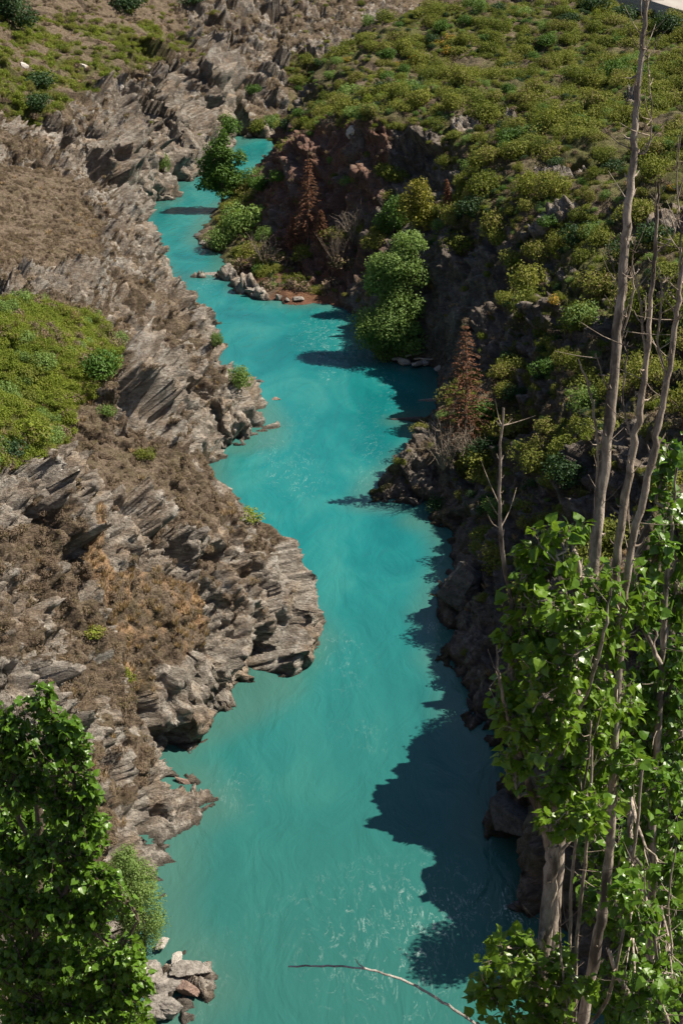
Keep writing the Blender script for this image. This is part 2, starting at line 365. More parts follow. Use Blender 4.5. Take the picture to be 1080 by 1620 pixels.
def mat_ground():
    n = NM('gorge_ground')
    pos = n.n('ShaderNodeNewGeometry').outputs['Position']
    at_ = n.n('ShaderNodeVertexColor', layer_name='cover')
    sep = n.n('ShaderNodeSeparateColor'); n.l(at_.outputs['Color'], sep.inputs[0]); rk, gr, stw = sep.outputs
    alt = at_.outputs['Alpha']
    lay = mapped(n, (.9, .9, 4.2), (R(20), R(-27), 0), pos)
    big = n.noise(.22, 4, .6, pos); mid = n.noise(1.1, 6, .65, pos); fine = n.noise(6, 6, .7, pos); str_ = n.noise(1.3, 7, .7, lay, .4)
    c = n.ramp(str_, [(.28, (.12, .10, .085)), (.42, (.26, .225, .19)), (.56, (.42, .375, .325)), (.72, (.56, .52, .465))])
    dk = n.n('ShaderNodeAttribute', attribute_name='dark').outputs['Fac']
    c = n.mix(n.math('MULTIPLY', n.ramp(big, [(.45, 0.), (.62, 1.)]), .55), c, (.23, .165, .115))
    c = n.mix(n.ramp(mid, [(.53, 0.), (.66, .8)]), c, (.58, .545, .49))
    c = n.mix(n.ramp(fine, [(.58, 0.), (.72, .6)]), c, (.075, .062, .05))
    c = n.mix(n.math('MULTIPLY', n.ramp(n.noise(.45, 5, .65, pos), [(.50, 0.), (.66, .55)]), 1.0), c, (.42, .30, .20))
    c = n.mix(n.math('MULTIPLY', n.ramp(n.noise(.7, 6, .7, mapped(n, (1.3, 1.3, .5), (0, 0, 0), pos)), [(.54, 0.), (.64, .6)]), 1.0), c, (.10, .085, .07))
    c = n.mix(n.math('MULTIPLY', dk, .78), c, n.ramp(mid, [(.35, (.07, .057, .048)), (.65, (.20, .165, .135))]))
    # dry soil and dead thyme between the rocks
    soil = n.ramp(fine, [(.3, (.085, .062, .045)), (.5, (.17, .125, .088)), (.7, (.30, .235, .175))])
    soil = n.mix(n.ramp(mid, [(.45, 0.), (.65, .6)]), soil, (.105, .088, .042))
    grass = n.ramp(fine, [(.3, (.045, .052, .014)), (.5, (.095, .105, .024)), (.7, (.16, .15, .045))])
    grass = n.mix(n.ramp(mid, [(.5, 0.), (.7, .7)]), grass, (.15, .115, .06))
    st = n.ramp(fine, [(.3, (.27, .16, .085)), (.55, (.46, .29, .17)), (.7, (.36, .27, .12))])
    g = n.mix(gr, soil, grass); g = n.mix(stw, g, st)
    jag = n.math('ADD', rk, n.math('MULTIPLY', n.math('SUBTRACT', mid, .5), .9))
    jag = n.ramp(n.math('ADD', jag, n.math('MULTIPLY', n.math('SUBTRACT', fine, .5), .5)), [(.42, 0.), (.58, 1.)])
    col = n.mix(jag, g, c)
    # far-bank reddish rock and wet dark stone just above the water, both real colours of the stone
    zc = n.n('ShaderNodeSeparateXYZ'); n.l(pos, zc.inputs[0])
    wet = n.ramp(n.math('ADD', zc.outputs[2], n.math('MULTIPLY', mid, .5)), [(.30, 1.), (.62, 0.)])
    col = n.mix(n.math('MULTIPLY', wet, .75), col, (.035, .032, .026))
    col = n.mix(alt, col, n.mix(.75, col, (.20, .085, .055)))
    vo = []
    for sc_, sd in ((1.1, .3), (3.1, .12)):
        d = n.n('ShaderNodeTexVoronoi'); d.feature = 'DISTANCE_TO_EDGE'; d.inputs['Scale'].default_value = sc_
        wv = n.n('ShaderNodeVectorMath'); wv.operation = 'ADD'; nz_ = n.n('ShaderNodeTexNoise'); nz_.inputs['Scale'].default_value = 1.5 * sc_; n.l(lay, nz_.inputs['Vector'])
        sc2 = n.n('ShaderNodeVectorMath'); sc2.operation = 'SCALE'; n.l(nz_.outputs['Color'], sc2.inputs[0]); sc2.inputs['Scale'].default_value = .5 / sc_
        n.l(lay, wv.inputs[0]); n.l(sc2.outputs[0], wv.inputs[1]); n.l(wv.outputs[0], d.inputs['Vector']); vo.append(n.ramp(d.outputs['Distance'], [(0, 0.), (.10, 1.)]))
    b = n.bump(vo[0], .8, .14); b = n.bump(vo[1], .8, .07, b)
    b = n.bump(n.noise(3.2, 8, .75, lay, .3), 1., .30, b)
    b = n.bump(n.noise(9, 6, .7, pos), .8, .07, b)
    p = n.n('ShaderNodeBsdfPrincipled'); n.l(col, p.inputs['Base Color']); p.inputs['Roughness'].default_value = .92
    p.inputs['Specular IOR Level'].default_value = .25
    n.l(b, p.inputs['Normal']); n.l(p.outputs[0], n.out.inputs[0])
    return n.m

def mat_water():
    n = NM('glacial_water')
    pos = n.n('ShaderNodeNewGeometry').outputs['Position']
    sh = n.n('ShaderNodeAttribute', attribute_name='shore').outputs['Fac']
    foamy = n.n('ShaderNodeAttribute', attribute_name='foam').outputs['Fac']
    flow = mapped(n, (1, .45, 1), (0, 0, R(-8)), pos)
    swirl = n.noise(.16, 5, .55, flow, 1.2)
    c = n.ramp(swirl, [(.34, (.004, .105, .112)), (.5, (.008, .135, .138)), (.66, (.022, .165, .158))])
    yy = n.n('ShaderNodeSeparateXYZ'); n.l(pos, yy.inputs[0])
    c = n.mix(n.ramp(n.math('DIVIDE', yy.outputs[1], 100), [(.45, .85), (.85, 0.)]), c, (.024, .098, .084))
    c = n.mix(n.math('MULTIPLY', sh, .5), c, (.06, .115, .088))
    f1 = n.noise(1.3, 8, .62, mapped(n, (1, .30, 1), (0, 0, R(28)), pos), 1.7)
    f2 = n.noise(.10, 3, .5, flow, .6)
    line = n.ramp(f1, [(.487, 0.), (.50, 1.), (.513, 0.)])
    f3 = n.noise(5, 5, .7, pos)
    patch = n.ramp(n.math('ADD', f2, n.math('MULTIPLY', foamy, .34)), [(.56, .0), (.86, 1.)])
    foam = n.math('MULTIPLY', n.math('MULTIPLY', line, patch), n.ramp(n.noise(1.6, 3, .5, pos), [(.40, 0.), (.62, 1.)]))
    foam = n.math('MULTIPLY', foam, .6)
    burst = n.math('MULTIPLY', n.ramp(n.math('ADD', f1, n.math('MULTIPLY', f3, .5)), [(.86, 0.), (1.0, 1.)]), n.ramp(foamy, [(.8, 0.), (1., 1.)]))
    foam = n.math('ADD', foam, burst, True)
    c = n.mix(foam, c, (.62, .72, .68))
    b = n.bump(n.noise(.55, 4, .5, flow, 1.5), .3, .4)
    b = n.bump(n.noise(2.6, 5, .6, flow, 1.0), .22, .08, b)
    
    
    p = n.n('ShaderNodeBsdfPrincipled'); n.l(c, p.inputs['Base Color'])
    p.inputs['IOR'].default_value = 1.33; p.inputs['Specular IOR Level'].default_value = .4
    n.l(n.math('ADD', n.math('MULTIPLY', foam, .5), .22), p.inputs['Roughness'])
    n.l(b, p.inputs['Normal']); n.l(p.outputs[0], n.out.inputs[0])
    return n.m

gm = mat_ground()
ter = gridmesh('gorge_terrain', P, gm, True)
red = blur((side_right & inpoly([(395, 200), (620, 190), (600, 500), (380, 480)]) & (P[:, :, 1] > 140)).astype(float), 4) * sst(-.2, .4, nz1 + .3)
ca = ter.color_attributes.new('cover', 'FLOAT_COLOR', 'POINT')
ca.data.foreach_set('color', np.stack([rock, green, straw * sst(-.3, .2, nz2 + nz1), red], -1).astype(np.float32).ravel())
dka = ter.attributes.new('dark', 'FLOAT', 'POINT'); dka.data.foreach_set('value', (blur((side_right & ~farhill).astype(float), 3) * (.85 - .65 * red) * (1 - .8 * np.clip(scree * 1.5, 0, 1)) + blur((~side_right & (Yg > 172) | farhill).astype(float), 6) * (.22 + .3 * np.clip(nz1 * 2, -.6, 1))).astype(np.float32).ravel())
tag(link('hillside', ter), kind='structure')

# water sheet
wr_ = np.concatenate([np.arange(-60, 34, 3.), np.arange(34, 130, .6), np.arange(130, 300, 1.5)])
wu = np.linspace(-1, 1, 241)
wu = np.sign(wu) * (np.abs(wu) * .25 + np.abs(wu) ** 4 * 1.3)
wX = wu[None, :] * np.maximum(wr_, 40)[:, None] * 1.1; wY = np.repeat(wr_[:, None], len(wu), 1)
wd = sdf(wX.ravel(), wY.ravel())
WP = np.stack([wX, wY, np.zeros_like(wX)], -1)
wm = gridmesh('river_water', WP, mat_water(), True)
def attr(me, name, a):
    t = me.attributes.new(name, 'FLOAT', 'POINT'); t.data.foreach_set('value', a.astype(np.float32).ravel())
attr(wm, 'shore', sst(-2.6, -.1, wd))
fo = np.zeros(len(wd)); wp = WP.reshape(-1, 3)
for px, py, r, s in [(715, 1425, 2.0, .45), (820, 1432, .9, 1.6), (730, 1125, .8, 1.6), (688, 995, .5, 1.6), (560, 1030, 2.5, .7), (520, 760, 5, .5), (620, 650, 5, .5), (350, 1250, 2, .5), (600, 1450, 4, .6), (600, 460, 8, .5), (560, 560, 8, .5), (320, 375, 3, .7), (700, 1560, 4, .5)]:
    q = at(px, py, z=0); fo += s * np.exp(-((wp[:, 0] - q[0]) ** 2 + ((wp[:, 1] - q[1]) * .7) ** 2) / (r * r))
attr(wm, 'foam', np.clip(fo, 0, 1.6))
tag(link('river', wm), kind='structure')

# ------------------------------------------------------------------ leaf, wood and stone materials
def mat_leaf(name, c1, c2, trans=.3, rough=.6, gloss=.3, island=True, third=None):
    n = NM(name)
    oi = n.n('ShaderNodeObjectInfo').outputs['Random']
    ri = n.n('ShaderNodeNewGeometry').outputs['Random Per Island']
    pn = n.ramp(n.noise(.16, 3, .6, n.n('ShaderNodeNewGeometry').outputs['Position']), [(.35, -.0), (.65, 1.)])
    f = n.math('ADD', n.math('ADD', n.math('MULTIPLY', oi, .35), n.math('MULTIPLY', ri, .35)), n.math('MULTIPLY', pn, .3))
    c = n.mix(f, c1, c2)
    if third: c = n.mix(n.ramp(n.math('ADD', n.math('MULTIPLY', oi, .5), n.math('MULTIPLY', ri, .5)), [(.70, 0.), (.9, 1.)]), c, third)
    p = n.n('ShaderNodeBsdfPrincipled'); n.l(c, p.inputs['Base Color']); p.inputs['Roughness'].default_value = rough
    p.inputs['Specular IOR Level'].default_value = gloss
    t = n.n('ShaderNodeBsdfTranslucent'); n.l(n.mix(.35, c, (.16, .22, .01)), t.inputs[0])
    m = n.n('ShaderNodeMixShader'); m.inputs[0].default_value = trans
    n.l(p.outputs[0], m.inputs[1]); n.l(t.outputs[0], m.inputs[2]); n.l(m.outputs[0], n.out.inputs[0])
    return n.m
def mat_wood(name, c1, c2, scale=9, bs=.5):
    n = NM(name); tc = n.n('ShaderNodeTexCoord').outputs['Object']
    v = mapped(n, (1, 1, .35), (0, 0, 0), tc)
    a = n.noise(scale, 6, .7, v, .5)
    c = n.ramp(a, [(.35, c1), (.62, c2)])
    spots = n.noise(scale * .35, 4, .6, v)
    c = n.mix(n.ramp(spots, [(.5, 0.), (.60, .85)]), c, tuple(k * .35 for k in c1))
    p = n.n('ShaderNodeBsdfPrincipled'); n.l(c, p.inputs['Base Color']); p.inputs['Roughness'].default_value = .85
    n.l(n.bump(a, bs, .02), p.inputs['Normal']); n.l(p.outputs[0], n.out.inputs[0]); return n.m
def mat_stone(name, c1, c2):
    n = NM(name); tc = n.n('ShaderNodeTexCoord').outputs['Object']
    a = n.noise(2.2, 8, .7, mapped(n, (1, 1, 2.6), (R(15), R(-25), 0), tc), .5); b = n.noise(9, 6, .7, tc)
    c = n.mix(n.ramp(b, [(.5, 0.), (.66, .8)]), n.ramp(a, [(.33, c1), (.65, c2)]), tuple(k * .45 for k in c1))
    p = n.n('ShaderNodeBsdfPrincipled'); n.l(c, p.inputs['Base Color']); p.inputs['Roughness'].default_value = .9
    p.inputs['Specular IOR Level'].default_value = .25
    n.l(n.bump(b, .7, .06, n.bump(a, .8, .15)), p.inputs['Normal']); n.l(p.outputs[0], n.out.inputs[0]); return n.m
ML = dict(
    olive=mat_leaf('olive_leaves', (.062, .092, .016), (.30, .305, .055), .34, .7, .2, third=(.21, .16, .075)),
    lush=mat_leaf('lush_leaves', (.045, .105, .018), (.105, .20, .028), .3),
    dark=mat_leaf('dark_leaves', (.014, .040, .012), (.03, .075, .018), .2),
    willow=mat_leaf('willow_leaves', (.12, .20, .05), (.24, .34, .085), .4),
    bench=mat_leaf('bracken_leaves', (.10, .145, .016), (.26, .30, .035), .3, .65, .2, third=(.19, .15, .06)),
    brown=mat_leaf('thyme_twigs', (.11, .082, .058), (.26, .19, .135), .1, .9, .1, third=(.10, .095, .03)),
    straw=mat_leaf('straw_blades', (.33, .22, .12), (.50, .36, .21), .2, .8, .2),
    rust=mat_leaf('rust_needles', (.13, .055, .032), (.27, .125, .08), .15, .8, .1),
    twig=mat_leaf('dead_twigs', (.10, .07, .05), (.22, .16, .115), .05, .85, .1),
    orange=mat_leaf('orange_blossom', (.42, .20, .02), (.60, .33, .03), .2),
    autumn=mat_leaf('turning_leaves', (.16, .19, .02), (.33, .24, .04), .3, third=(.36, .15, .06)),
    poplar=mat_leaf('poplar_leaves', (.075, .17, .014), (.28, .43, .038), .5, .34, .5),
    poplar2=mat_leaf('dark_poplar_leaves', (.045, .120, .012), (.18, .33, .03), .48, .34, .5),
    bark=mat_wood('pale_bark', (.15, .115, .09), (.47, .39, .315), 16, 1.),
    deadwood=mat_wood('dead_wood', (.15, .11, .08), (.42, .34, .265), 18, 1.),
    darkbark=mat_wood('brown_bark', (.09, .065, .045), (.18, .135, .10)),
    grey=mat_stone('schist', (.13, .115, .10), (.33, .30, .27)),
    ruddy=mat_stone('ruddy_schist', (.17, .11, .085), (.33, .24, .20)),
    black=mat_stone('dark_schist', (.05, .045, .042), (.13, .12, .11)),
    pale=mat_stone('pale_schist', (.34, .30, .26), (.56, .52, .47)),
)

# ------------------------------------------------------------------ plant geometry
def unit(a): return a / (np.linalg.norm(a, axis=-1, keepdims=True) + 1e-9)
def cards(Cn, Nn, size, aspect=.55, r=None):
    """leaf-sized diamonds folded along the middle"""
    r = r or rng
    n = len(Cn); size = np.broadcast_to(size, (n,))[:, None]
    t = unit(np.cross(Nn, r.normal(size=(n, 3)))); b = np.cross(Nn, t)
    V = np.stack([Cn - t * size * .5, Cn + b * size * aspect * .5 + Nn * size * .12, Cn + t * size * .5, Cn - b * size * aspect * .5 + Nn * size * .12], 1).reshape(-1, 3)
    Fc = np.arange(n * 4).reshape(n, 4)
    return V, Fc
class MB:
    """collects quads and triangles into one mesh"""
    def __init__(s): s.V = []; s.F = []; s.M = []; s.k = 0
    def add(s, V, Fc, m=0):
        s.V.append(V); s.F.append((Fc + s.k, m)); s.k += len(V); return s
    def build(s, name, mats, smooth=False):
        V = np.concatenate(s.V).astype(np.float32)
        lt = np.concatenate([np.full(len(f), f.shape[1], np.int32) for f, _ in s.F])
        lv = np.concatenate([f.ravel() for f, _ in s.F]).astype(np.int32)
        mi = np.concatenate([np.full(len(f), m, np.int32) for f, m in s.F])
        me = bpy.data.meshes.new(name); me.vertices.add(len(V)); me.vertices.foreach_set('co', V.ravel())
        me.loops.add(len(lv)); me.loops.foreach_set('vertex_index', lv)
        me.polygons.add(len(lt)); me.polygons.foreach_set('loop_start', (np.cumsum(lt) - lt).astype(np.int32)); me.polygons.foreach_set('loop_total', lt)
        me.polygons.foreach_set('material_index', mi); me.polygons.foreach_set('use_smooth', np.full(len(lt), smooth, dtype=bool))
        me.update(calc_edges=True)
        for m in mats: me.materials.append(m)
        return me
def tube(path, rad, k=6):
    p = np.array(path, float); rad = np.broadcast_to(rad, (len(p),)); n = len(p)
    T = unit(np.gradient(p, axis=0)); a = np.array((1., 0, 0)) if abs(T[0, 0]) < .8 else np.array((0, 1., 0))
    V = []
    for i in range(n):
        a = a - T[i] * (a @ T[i]); a = a / np.linalg.norm(a); b = np.cross(T[i], a)
        th = np.arange(k) / k * 2 * math.pi
        V.append(p[i] + rad[i] * (np.cos(th)[:, None] * a + np.sin(th)[:, None] * b))
    V = np.concatenate(V); i = np.arange(n - 1)[:, None] * k; j = np.arange(k)[None, :]; j2 = (j + 1) % k
    return V, np.stack([i + j, i + j2, i + k + j2, i + k + j], -1).reshape(-1, 4)
def smoothpath(pts, n=4, jit=0., r=None):
    """Catmull-Rom through points, with a little wander"""
    p = np.array(pts, float); q = np.concatenate([[2 * p[0] - p[1]], p, [2 * p[-1] - p[-2]]]); out = []
    for i in range(1, len(q) - 2):
        for t in np.arange(n) / n:
            a, b, c, d = q[i - 1:i + 3]
            out.append(.5 * (2 * b + (c - a) * t + (2 * a - 5 * b + 4 * c - d) * t * t + (3 * b - a - 3 * c + d) * t ** 3))
    out.append(p[-1]); out = np.array(out)
    if jit: out[1:-1] += (r or rng).normal(size=out[1:-1].shape) * jit
    return out
def crown_cards(blobs, nleaf, size, r, up=.35, fill=.72):
    """blobs: (centre, radii). leaves sit near the outside of each blob and face outward with scatter"""
    area = np.array([b[1][0] * b[1][1] + b[1][1] * b[1][2] for b in blobs]); area = area / area.sum()
    Cs, Ns = [], []
    for (c, rr), a in zip(blobs, area):
        m = max(8, int(nleaf * a)); d = unit(r.normal(size=(m, 3))); rad = fill + (1.08 - fill) * r.random((m, 1))
        lump = 1 + .22 * np.sin(d[:, :1] * 5 + r.random() * 6) * np.cos(d[:, 1:2] * 6 + r.random() * 6)
        Cs.append(np.array(c) + d * rad * lump * np.array(rr)); Ns.append(unit(d * .75 + r.normal(size=(m, 3)) * .6 + (0, 0, up)))
    Cs = np.concatenate(Cs); Ns = np.concatenate(Ns)
    return cards(Cs, Ns, size * (.6 + .8 * r.random(len(Cs))), .62, r)
def shrub_mesh(name, mats, seed, nb=8, nleaf=650, leaf=.17, flat=.7, spread=.62, accent=None, sparse=False):
    """about one metre in radius, standing on z = 0"""
    r = np.random.default_rng(seed); mb = MB(); blobs = []
    for k in range(nb):
        a = r.random() * 6.28; q = spread * math.sqrt(r.random()); s = .30 + .25 * r.random()
        blobs.append(((q * math.cos(a), q * math.sin(a), flat * (.35 + .6 * r.random() * (1 - q * .6))), (s, s, s * .85)))
    V, Fc = crown_cards(blobs, nleaf, leaf, r, .4, .45 if sparse else .68); mb.add(V, Fc, 0)
    if accent:
        V, Fc = crown_cards([(c, tuple(x * 1.06 for x in rr)) for c, rr in blobs], int(nleaf * accent), leaf * .9, r, .7, .9); mb.add(V, Fc, 2)
    for c, rr in blobs:
        p = smoothpath([(0, 0, -.15), (c[0] * .5, c[1] * .5, c[2] * .45), c], 3, .02, r); v, f = tube(p, np.linspace(.035, .012, len(p)), 4); mb.add(v, f, 1)
    return mb.build(name, mats)
def tuft_mesh(name, mats, seed, n=60, hgt=.8, w=.05, lean=.5):
    r = np.random.default_rng(seed); mb = MB()
    a = r.random(n) * 6.28; q = .32 * np.sqrt(r.random(n)); b = np.stack([q * np.cos(a), q * np.sin(a), np.full(n, -.08)], 1)
    d = unit(np.stack([np.cos(a) * lean * r.random(n), np.sin(a) * lean * r.random(n), np.ones(n)], 1)); L = hgt * (.5 + .6 * r.random((n, 1)))
    s = unit(np.cross(d, r.normal(size=(n, 3)))) * w
    tip = b + d * L + np.stack([np.cos(a), np.sin(a), -.4 * np.ones(n)], 1) * .22 * r.random((n, 1))
    V = np.stack([b - s, b + s, b + d * L * .6 + s * .8, tip, b + d * L * .6 - s * .8], 1).reshape(-1, 3)
    mb.add(V, np.arange(n * 5).reshape(n, 5), 0); return mb.build(name, mats)

# ------------------------------------------------------------------ finding places on the terrain
AR = np.linalg.norm(np.cross(np.gradient(P, axis=1), np.gradient(P, axis=0)), axis=2)
inframe = (PX > -420) & (PX < 1400) & (PY > -120) & (PY < 1800) & (Yg > 30) & (Yg < 420)
zb = np.full((360, 480), 1e9); CL = lambda a: a.clip(0, 479); bi = ((PY + 120) / 6).astype(int).clip(0, 359); bj = ((PX + 150) / 6).astype(int).clip(0, 479)
zin = inframe & (PX > -150) & (PX < 1230); np.minimum.at(zb, (bi[zin], bj[zin]), DEP[zin])
VIS = zin & (DEP < zb[bi, bj] * 1.02 + .8)
def hit(px, py, ymin=33):
    d = np.hypot(PX - px, PY - py); ok = (d < 5) & VIS & (Yg > ymin)
    if not ok.any(): ok = (d < 30) & VIS & (Yg > ymin)
    k = np.where(ok.ravel())[0]; dd_ = d.ravel()[k]; k = k[np.argsort(dd_)[:6]]
    return P.reshape(-1, 3)[k[np.argmin(DEP.ravel()[k])]].copy()
def ground(x, y):
    j = np.abs(YR - y).argmin(); i = np.abs(UC * WR[j] - x).argmin(); return float(P[j, i, 2])
flatP = P.reshape(-1, 3)
def pick(weight, n, r):
    wt = (weight * AR * inframe).ravel(); wt = wt / wt.sum()
    return r.choice(len(wt), n, p=wt, replace=False)
def thin(idx, gap, keep):
    """drop places closer to an earlier one than gap (metres)"""
    cell = {}; out = []
    for k in idx:
        p = flatP[k]; key = (int(p[0] // gap), int(p[1] // gap)); bad = False
        for a in (-1, 0, 1):
            for b in (-1, 0, 1):
                for q in cell.get((key[0] + a, key[1] + b), ()):
                    if (q[0] - p[0]) ** 2 + (q[1] - p[1]) ** 2 < gap * gap: bad = True
        if not bad: cell.setdefault(key, []).append(p); out.append(k)
        if len(out) >= keep: break
    return np.array(out)

def stuff(name, protos, pts, scl, r, zs=None):
    """uncountable cover: one object that instances small clumps on its own points"""
    n = len(pts); me = bpy.data.meshes.new(name); me.vertices.add(n); me.vertices.foreach_set('co', np.asarray(pts, np.float32).ravel())
    for nm, a in (('sc', scl), ('rz', r.random(n) * 6.28), ('zs', scl * (zs if zs is not None else 1))):
        t = me.attributes.new(nm, 'FLOAT', 'POINT'); t.data.foreach_set('value', np.asarray(a, np.float32) * np.ones(n, np.float32))
    t = me.attributes.new('pk', 'INT', 'POINT'); t.data.foreach_set('value', r.integers(0, len(protos), n).astype(np.int32))
    o = link(name, me); col = bpy.data.collections.new(name + '_clumps')
    for k, pm in enumerate(protos):
        c = bpy.data.objects.new('clump', pm); col.objects.link(c)
    g = bpy.data.node_groups.new(name, 'GeometryNodeTree')
    g.interface.new_socket('Geometry', in_out='INPUT', socket_type='NodeSocketGeometry'); g.interface.new_socket('Geometry', in_out='OUTPUT', socket_type='NodeSocketGeometry')
    N = g.nodes.new; L = g.links.new
    gi = N('NodeGroupInput'); go = N('NodeGroupOutput'); ip = N('GeometryNodeInstanceOnPoints'); ci = N('GeometryNodeCollectionInfo')
    ci.inputs['Collection'].default_value = col; ci.inputs['Separate Children'].default_value = True; ci.inputs['Reset Children'].default_value = True
    def na(nm, ty='FLOAT'):
        d = N('GeometryNodeInputNamedAttribute'); d.data_type = ty; d.inputs[0].default_value = nm; return d.outputs[0]
    cs = N('ShaderNodeCombineXYZ'); L(na('sc'), cs.inputs[0]); L(na('sc'), cs.inputs[1]); L(na('zs'), cs.inputs[2])
    cr = N('ShaderNodeCombineXYZ'); L(na('rz'), cr.inputs[2])
    mp = N('GeometryNodeMeshToPoints'); L(gi.outputs[0], mp.inputs[0]); L(mp.outputs[0], ip.inputs['Points'])
    L(ci.outputs[0], ip.inputs['Instance']); ip.inputs['Pick Instance'].default_value = True; L(na('pk', 'INT'), ip.inputs['Instance Index'])
    L(cr.outputs[0], ip.inputs['Rotation']); L(cs.outputs[0], ip.inputs['Scale']); L(ip.outputs[0], go.inputs[0])
    md = o.modifiers.new('scatter', 'NODES'); md.node_group = g
    return tag(o, kind='stuff')

# prototypes
OL = [shrub_mesh('olive_shrub', [ML['olive'], ML['darkbark']], 100 + k, 9, 1500, .11, .62, .66) for k in range(6)]
BR = [shrub_mesh('thyme', [ML['brown'], ML['darkbark']], 200 + k, 7, 330, .15, .5, .62, sparse=True) for k in range(4)]
BE = [shrub_mesh('bracken', [ML['bench'], ML['darkbark']], 300 + k, 7, 700, .14, .5, .66, sparse=True) for k in range(4)]
LU = [shrub_mesh('lush_shrub', [ML['lush'], ML['darkbark']], 400 + k, 10, 1400, .125, .85, .55) for k in range(4)]
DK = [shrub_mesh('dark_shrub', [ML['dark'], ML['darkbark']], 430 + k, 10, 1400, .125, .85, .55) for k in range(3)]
OR = [shrub_mesh('broom', [ML['olive'], ML['darkbark'], ML['orange']], 460 + k, 8, 500, .16, .6, .6, accent=.6) for k in range(2)]
GO = [shrub_mesh('pale_shrub', [ML['willow'], ML['darkbark']], 480 + k, 10, 1500, .115, .8, .6) for k in range(3)]
TU = [tuft_mesh('dry_tuft', [ML['straw']], 500 + k, 50, .8, .03) for k in range(3)]
GT = [tuft_mesh('green_tuft', [ML['bench']], 520 + k, 60, .8, .035) for k in range(3)]

# ------------------------------------------------------------------ shrubs over the right hill
r1 = np.random.default_rng(5)
hillmask = (side_right & ~farhill & (Yg > 60)) * np.clip(1.1 - rock, 0.04, 1) * (1 - .75 * cliffr) * (dd > 2.0) * (scree < .25) * (.12 + sst(-.28, .12, fbm(Qf / 11.0, 3, 66).reshape(nr, nc)))
cand = thin(pick(hillmask, 11000, r1), 1.2, 4200)
size = .45 + 1.6 * r1.random(len(cand)) ** 2.4
inpic = (PX.ravel()[cand] > 0) & (PX.ravel()[cand] < 1080) & (PY.ravel()[cand] > 0)
big = VIS.ravel()[cand] * inpic * size / DEP.ravel()[cand]
order = np.argsort(-big)
ind, rest = order[:290], order[290:]; HS = []
for q, k in enumerate(ind):
    p = flatP[cand[k]]; o = link('hillside_shrub', OL[q % 6]); s = size[k]
    o.location = (p[0], p[1], p[2] - .12 * s); o.scale = (s, s, s * (.7 + .7 * r1.random())); o.rotation_euler = (0, 0, r1.random() * 6.28)
    HS.append((o, PX.ravel()[cand[k]], PY.ravel()[cand[k]], 'large' if s > 1.5 else ('medium' if s > 1.05 else 'small')))
stuff('hillside_scrub', OL + OL + [LU[0], GO[0], BR[1], DK[1], GO[2], BE[0]], flatP[cand[rest]] - (0, 0, .1), size[rest], r1, .65 + .8 * r1.random(len(rest)))
u = pick(hillmask * 1.0 * (Yg > 60), 11500, r1); stuff('low_hillside_scrub', [OL[0], OL[3], BR[0], BR[1], BR[2], BE[2], GT[0], GO[1], DK[0]], flatP[u] - (0, 0, .05), .25 + .35 * r1.random(len(u)), r1)
# dry thyme and tufts on the left bank
leftm = (~side_right & (Yg > 34) & (dd > 1.2)) | farhill
tm = leftm * np.clip(1.0 - rock, .05, 1) * (1 - bench) * (1 - .6 * upper) * (1 - .6 * np.clip(straw * 2, 0, 1)) * sst(-.35, .25, nz1 * .6 + nz2 + .1)
u = pick(tm * (Yg < 175), 12500, r1); stuff('thyme_scrub', BR, flatP[u] - (0, 0, .06), .16 + .32 * r1.random(len(u)) ** 1.5, r1)
u = pick(tm * (Yg >= 165), 6500, r1); stuff('far_thyme_scrub', BR + [OL[1]], flatP[u] - (0, 0, .06), .3 + .7 * r1.random(len(u)) ** 2, r1)
u = pick(leftm * bench * (rock < .4), 5200, r1); stuff('green_ground_cover', BE, flatP[u] - (0, 0, .05), .25 + .35 * r1.random(len(u)), r1)
u = pick(leftm * bench * (rock < .4), 160, r1); stuff('bench_scrub', OL + GO, flatP[u] - (0, 0, .1), .4 + .6 * r1.random(len(u)), r1)
u = pick(leftm * bench * (rock < .5) * sst(.2, -.3, nz1), 900, r1); stuff('bench_dry_scrub', BR + TU, flatP[u] - (0, 0, .05), .3 + .5 * r1.random(len(u)), r1)
u = pick(leftm * upper * (Yg > 150) * sst(-.3, .2, nz1), 1500, r1); stuff('upper_green_scrub', BE + OL[:2], flatP[u] - (0, 0, .08), .4 + .7 * r1.random(len(u)) ** 2, r1)
u = pick(leftm * (np.clip(straw * 2, 0, 1) + .05 * (1 - rock) + .04 * cliffr), 2500, r1); stuff('dry_grass', TU, flatP[u] - (0, 0, .03), .25 + .35 * r1.random(len(u)), r1)
u = pick((side_right & ~farhill) * (cliffr * np.clip(1.2 - rock, .1, 1) + .2) * (dd > .8), 3800, r1); stuff('cliff_grass', TU + BR + OL[:2] + BR, flatP[u] - (0, 0, .03), .2 + .4 * r1.random(len(u)) ** 2, r1)

# ------------------------------------------------------------------ single bushes that stand out
def bush(px, py, wpx, protos, name, label, cat, hs=1.0, group=None, ymin=33, sink=.1):
    p = hit(px, py, ymin); dep = (p[1] * cp - (p[2] - H) * sp); s = wpx * dep / F / 2 / .95
    o = link(name, protos[(int(px) + int(py)) % len(protos)]); o.location = (p[0], p[1], p[2] - sink * s)
    o.scale = (s, s, s * hs); o.rotation_euler = (0, 0, (px * 7 + py) % 6.28); return tag(o, label, cat, group)
B = 'bush'
bush(162, 592, 78, LU, B, 'round green bush on the rim of the left bench above the grey rock', 'bush', .95)
bush(168, 655, 36, GO, B, 'small pale green bush just below the round bush on the left bench rim', 'bush')
bush(45, 690, 80, BE, B, 'wide leafy bush at the lower end of the green bench on the left', 'bush')
bush(10, 720, 70, DK, B, 'dark bush at the left picture edge under the green bench', 'bush')
bush(64, 138, 60, DK, B, 'upper of two dark green bushes on the grassy slope high on the left', 'bush', .8)
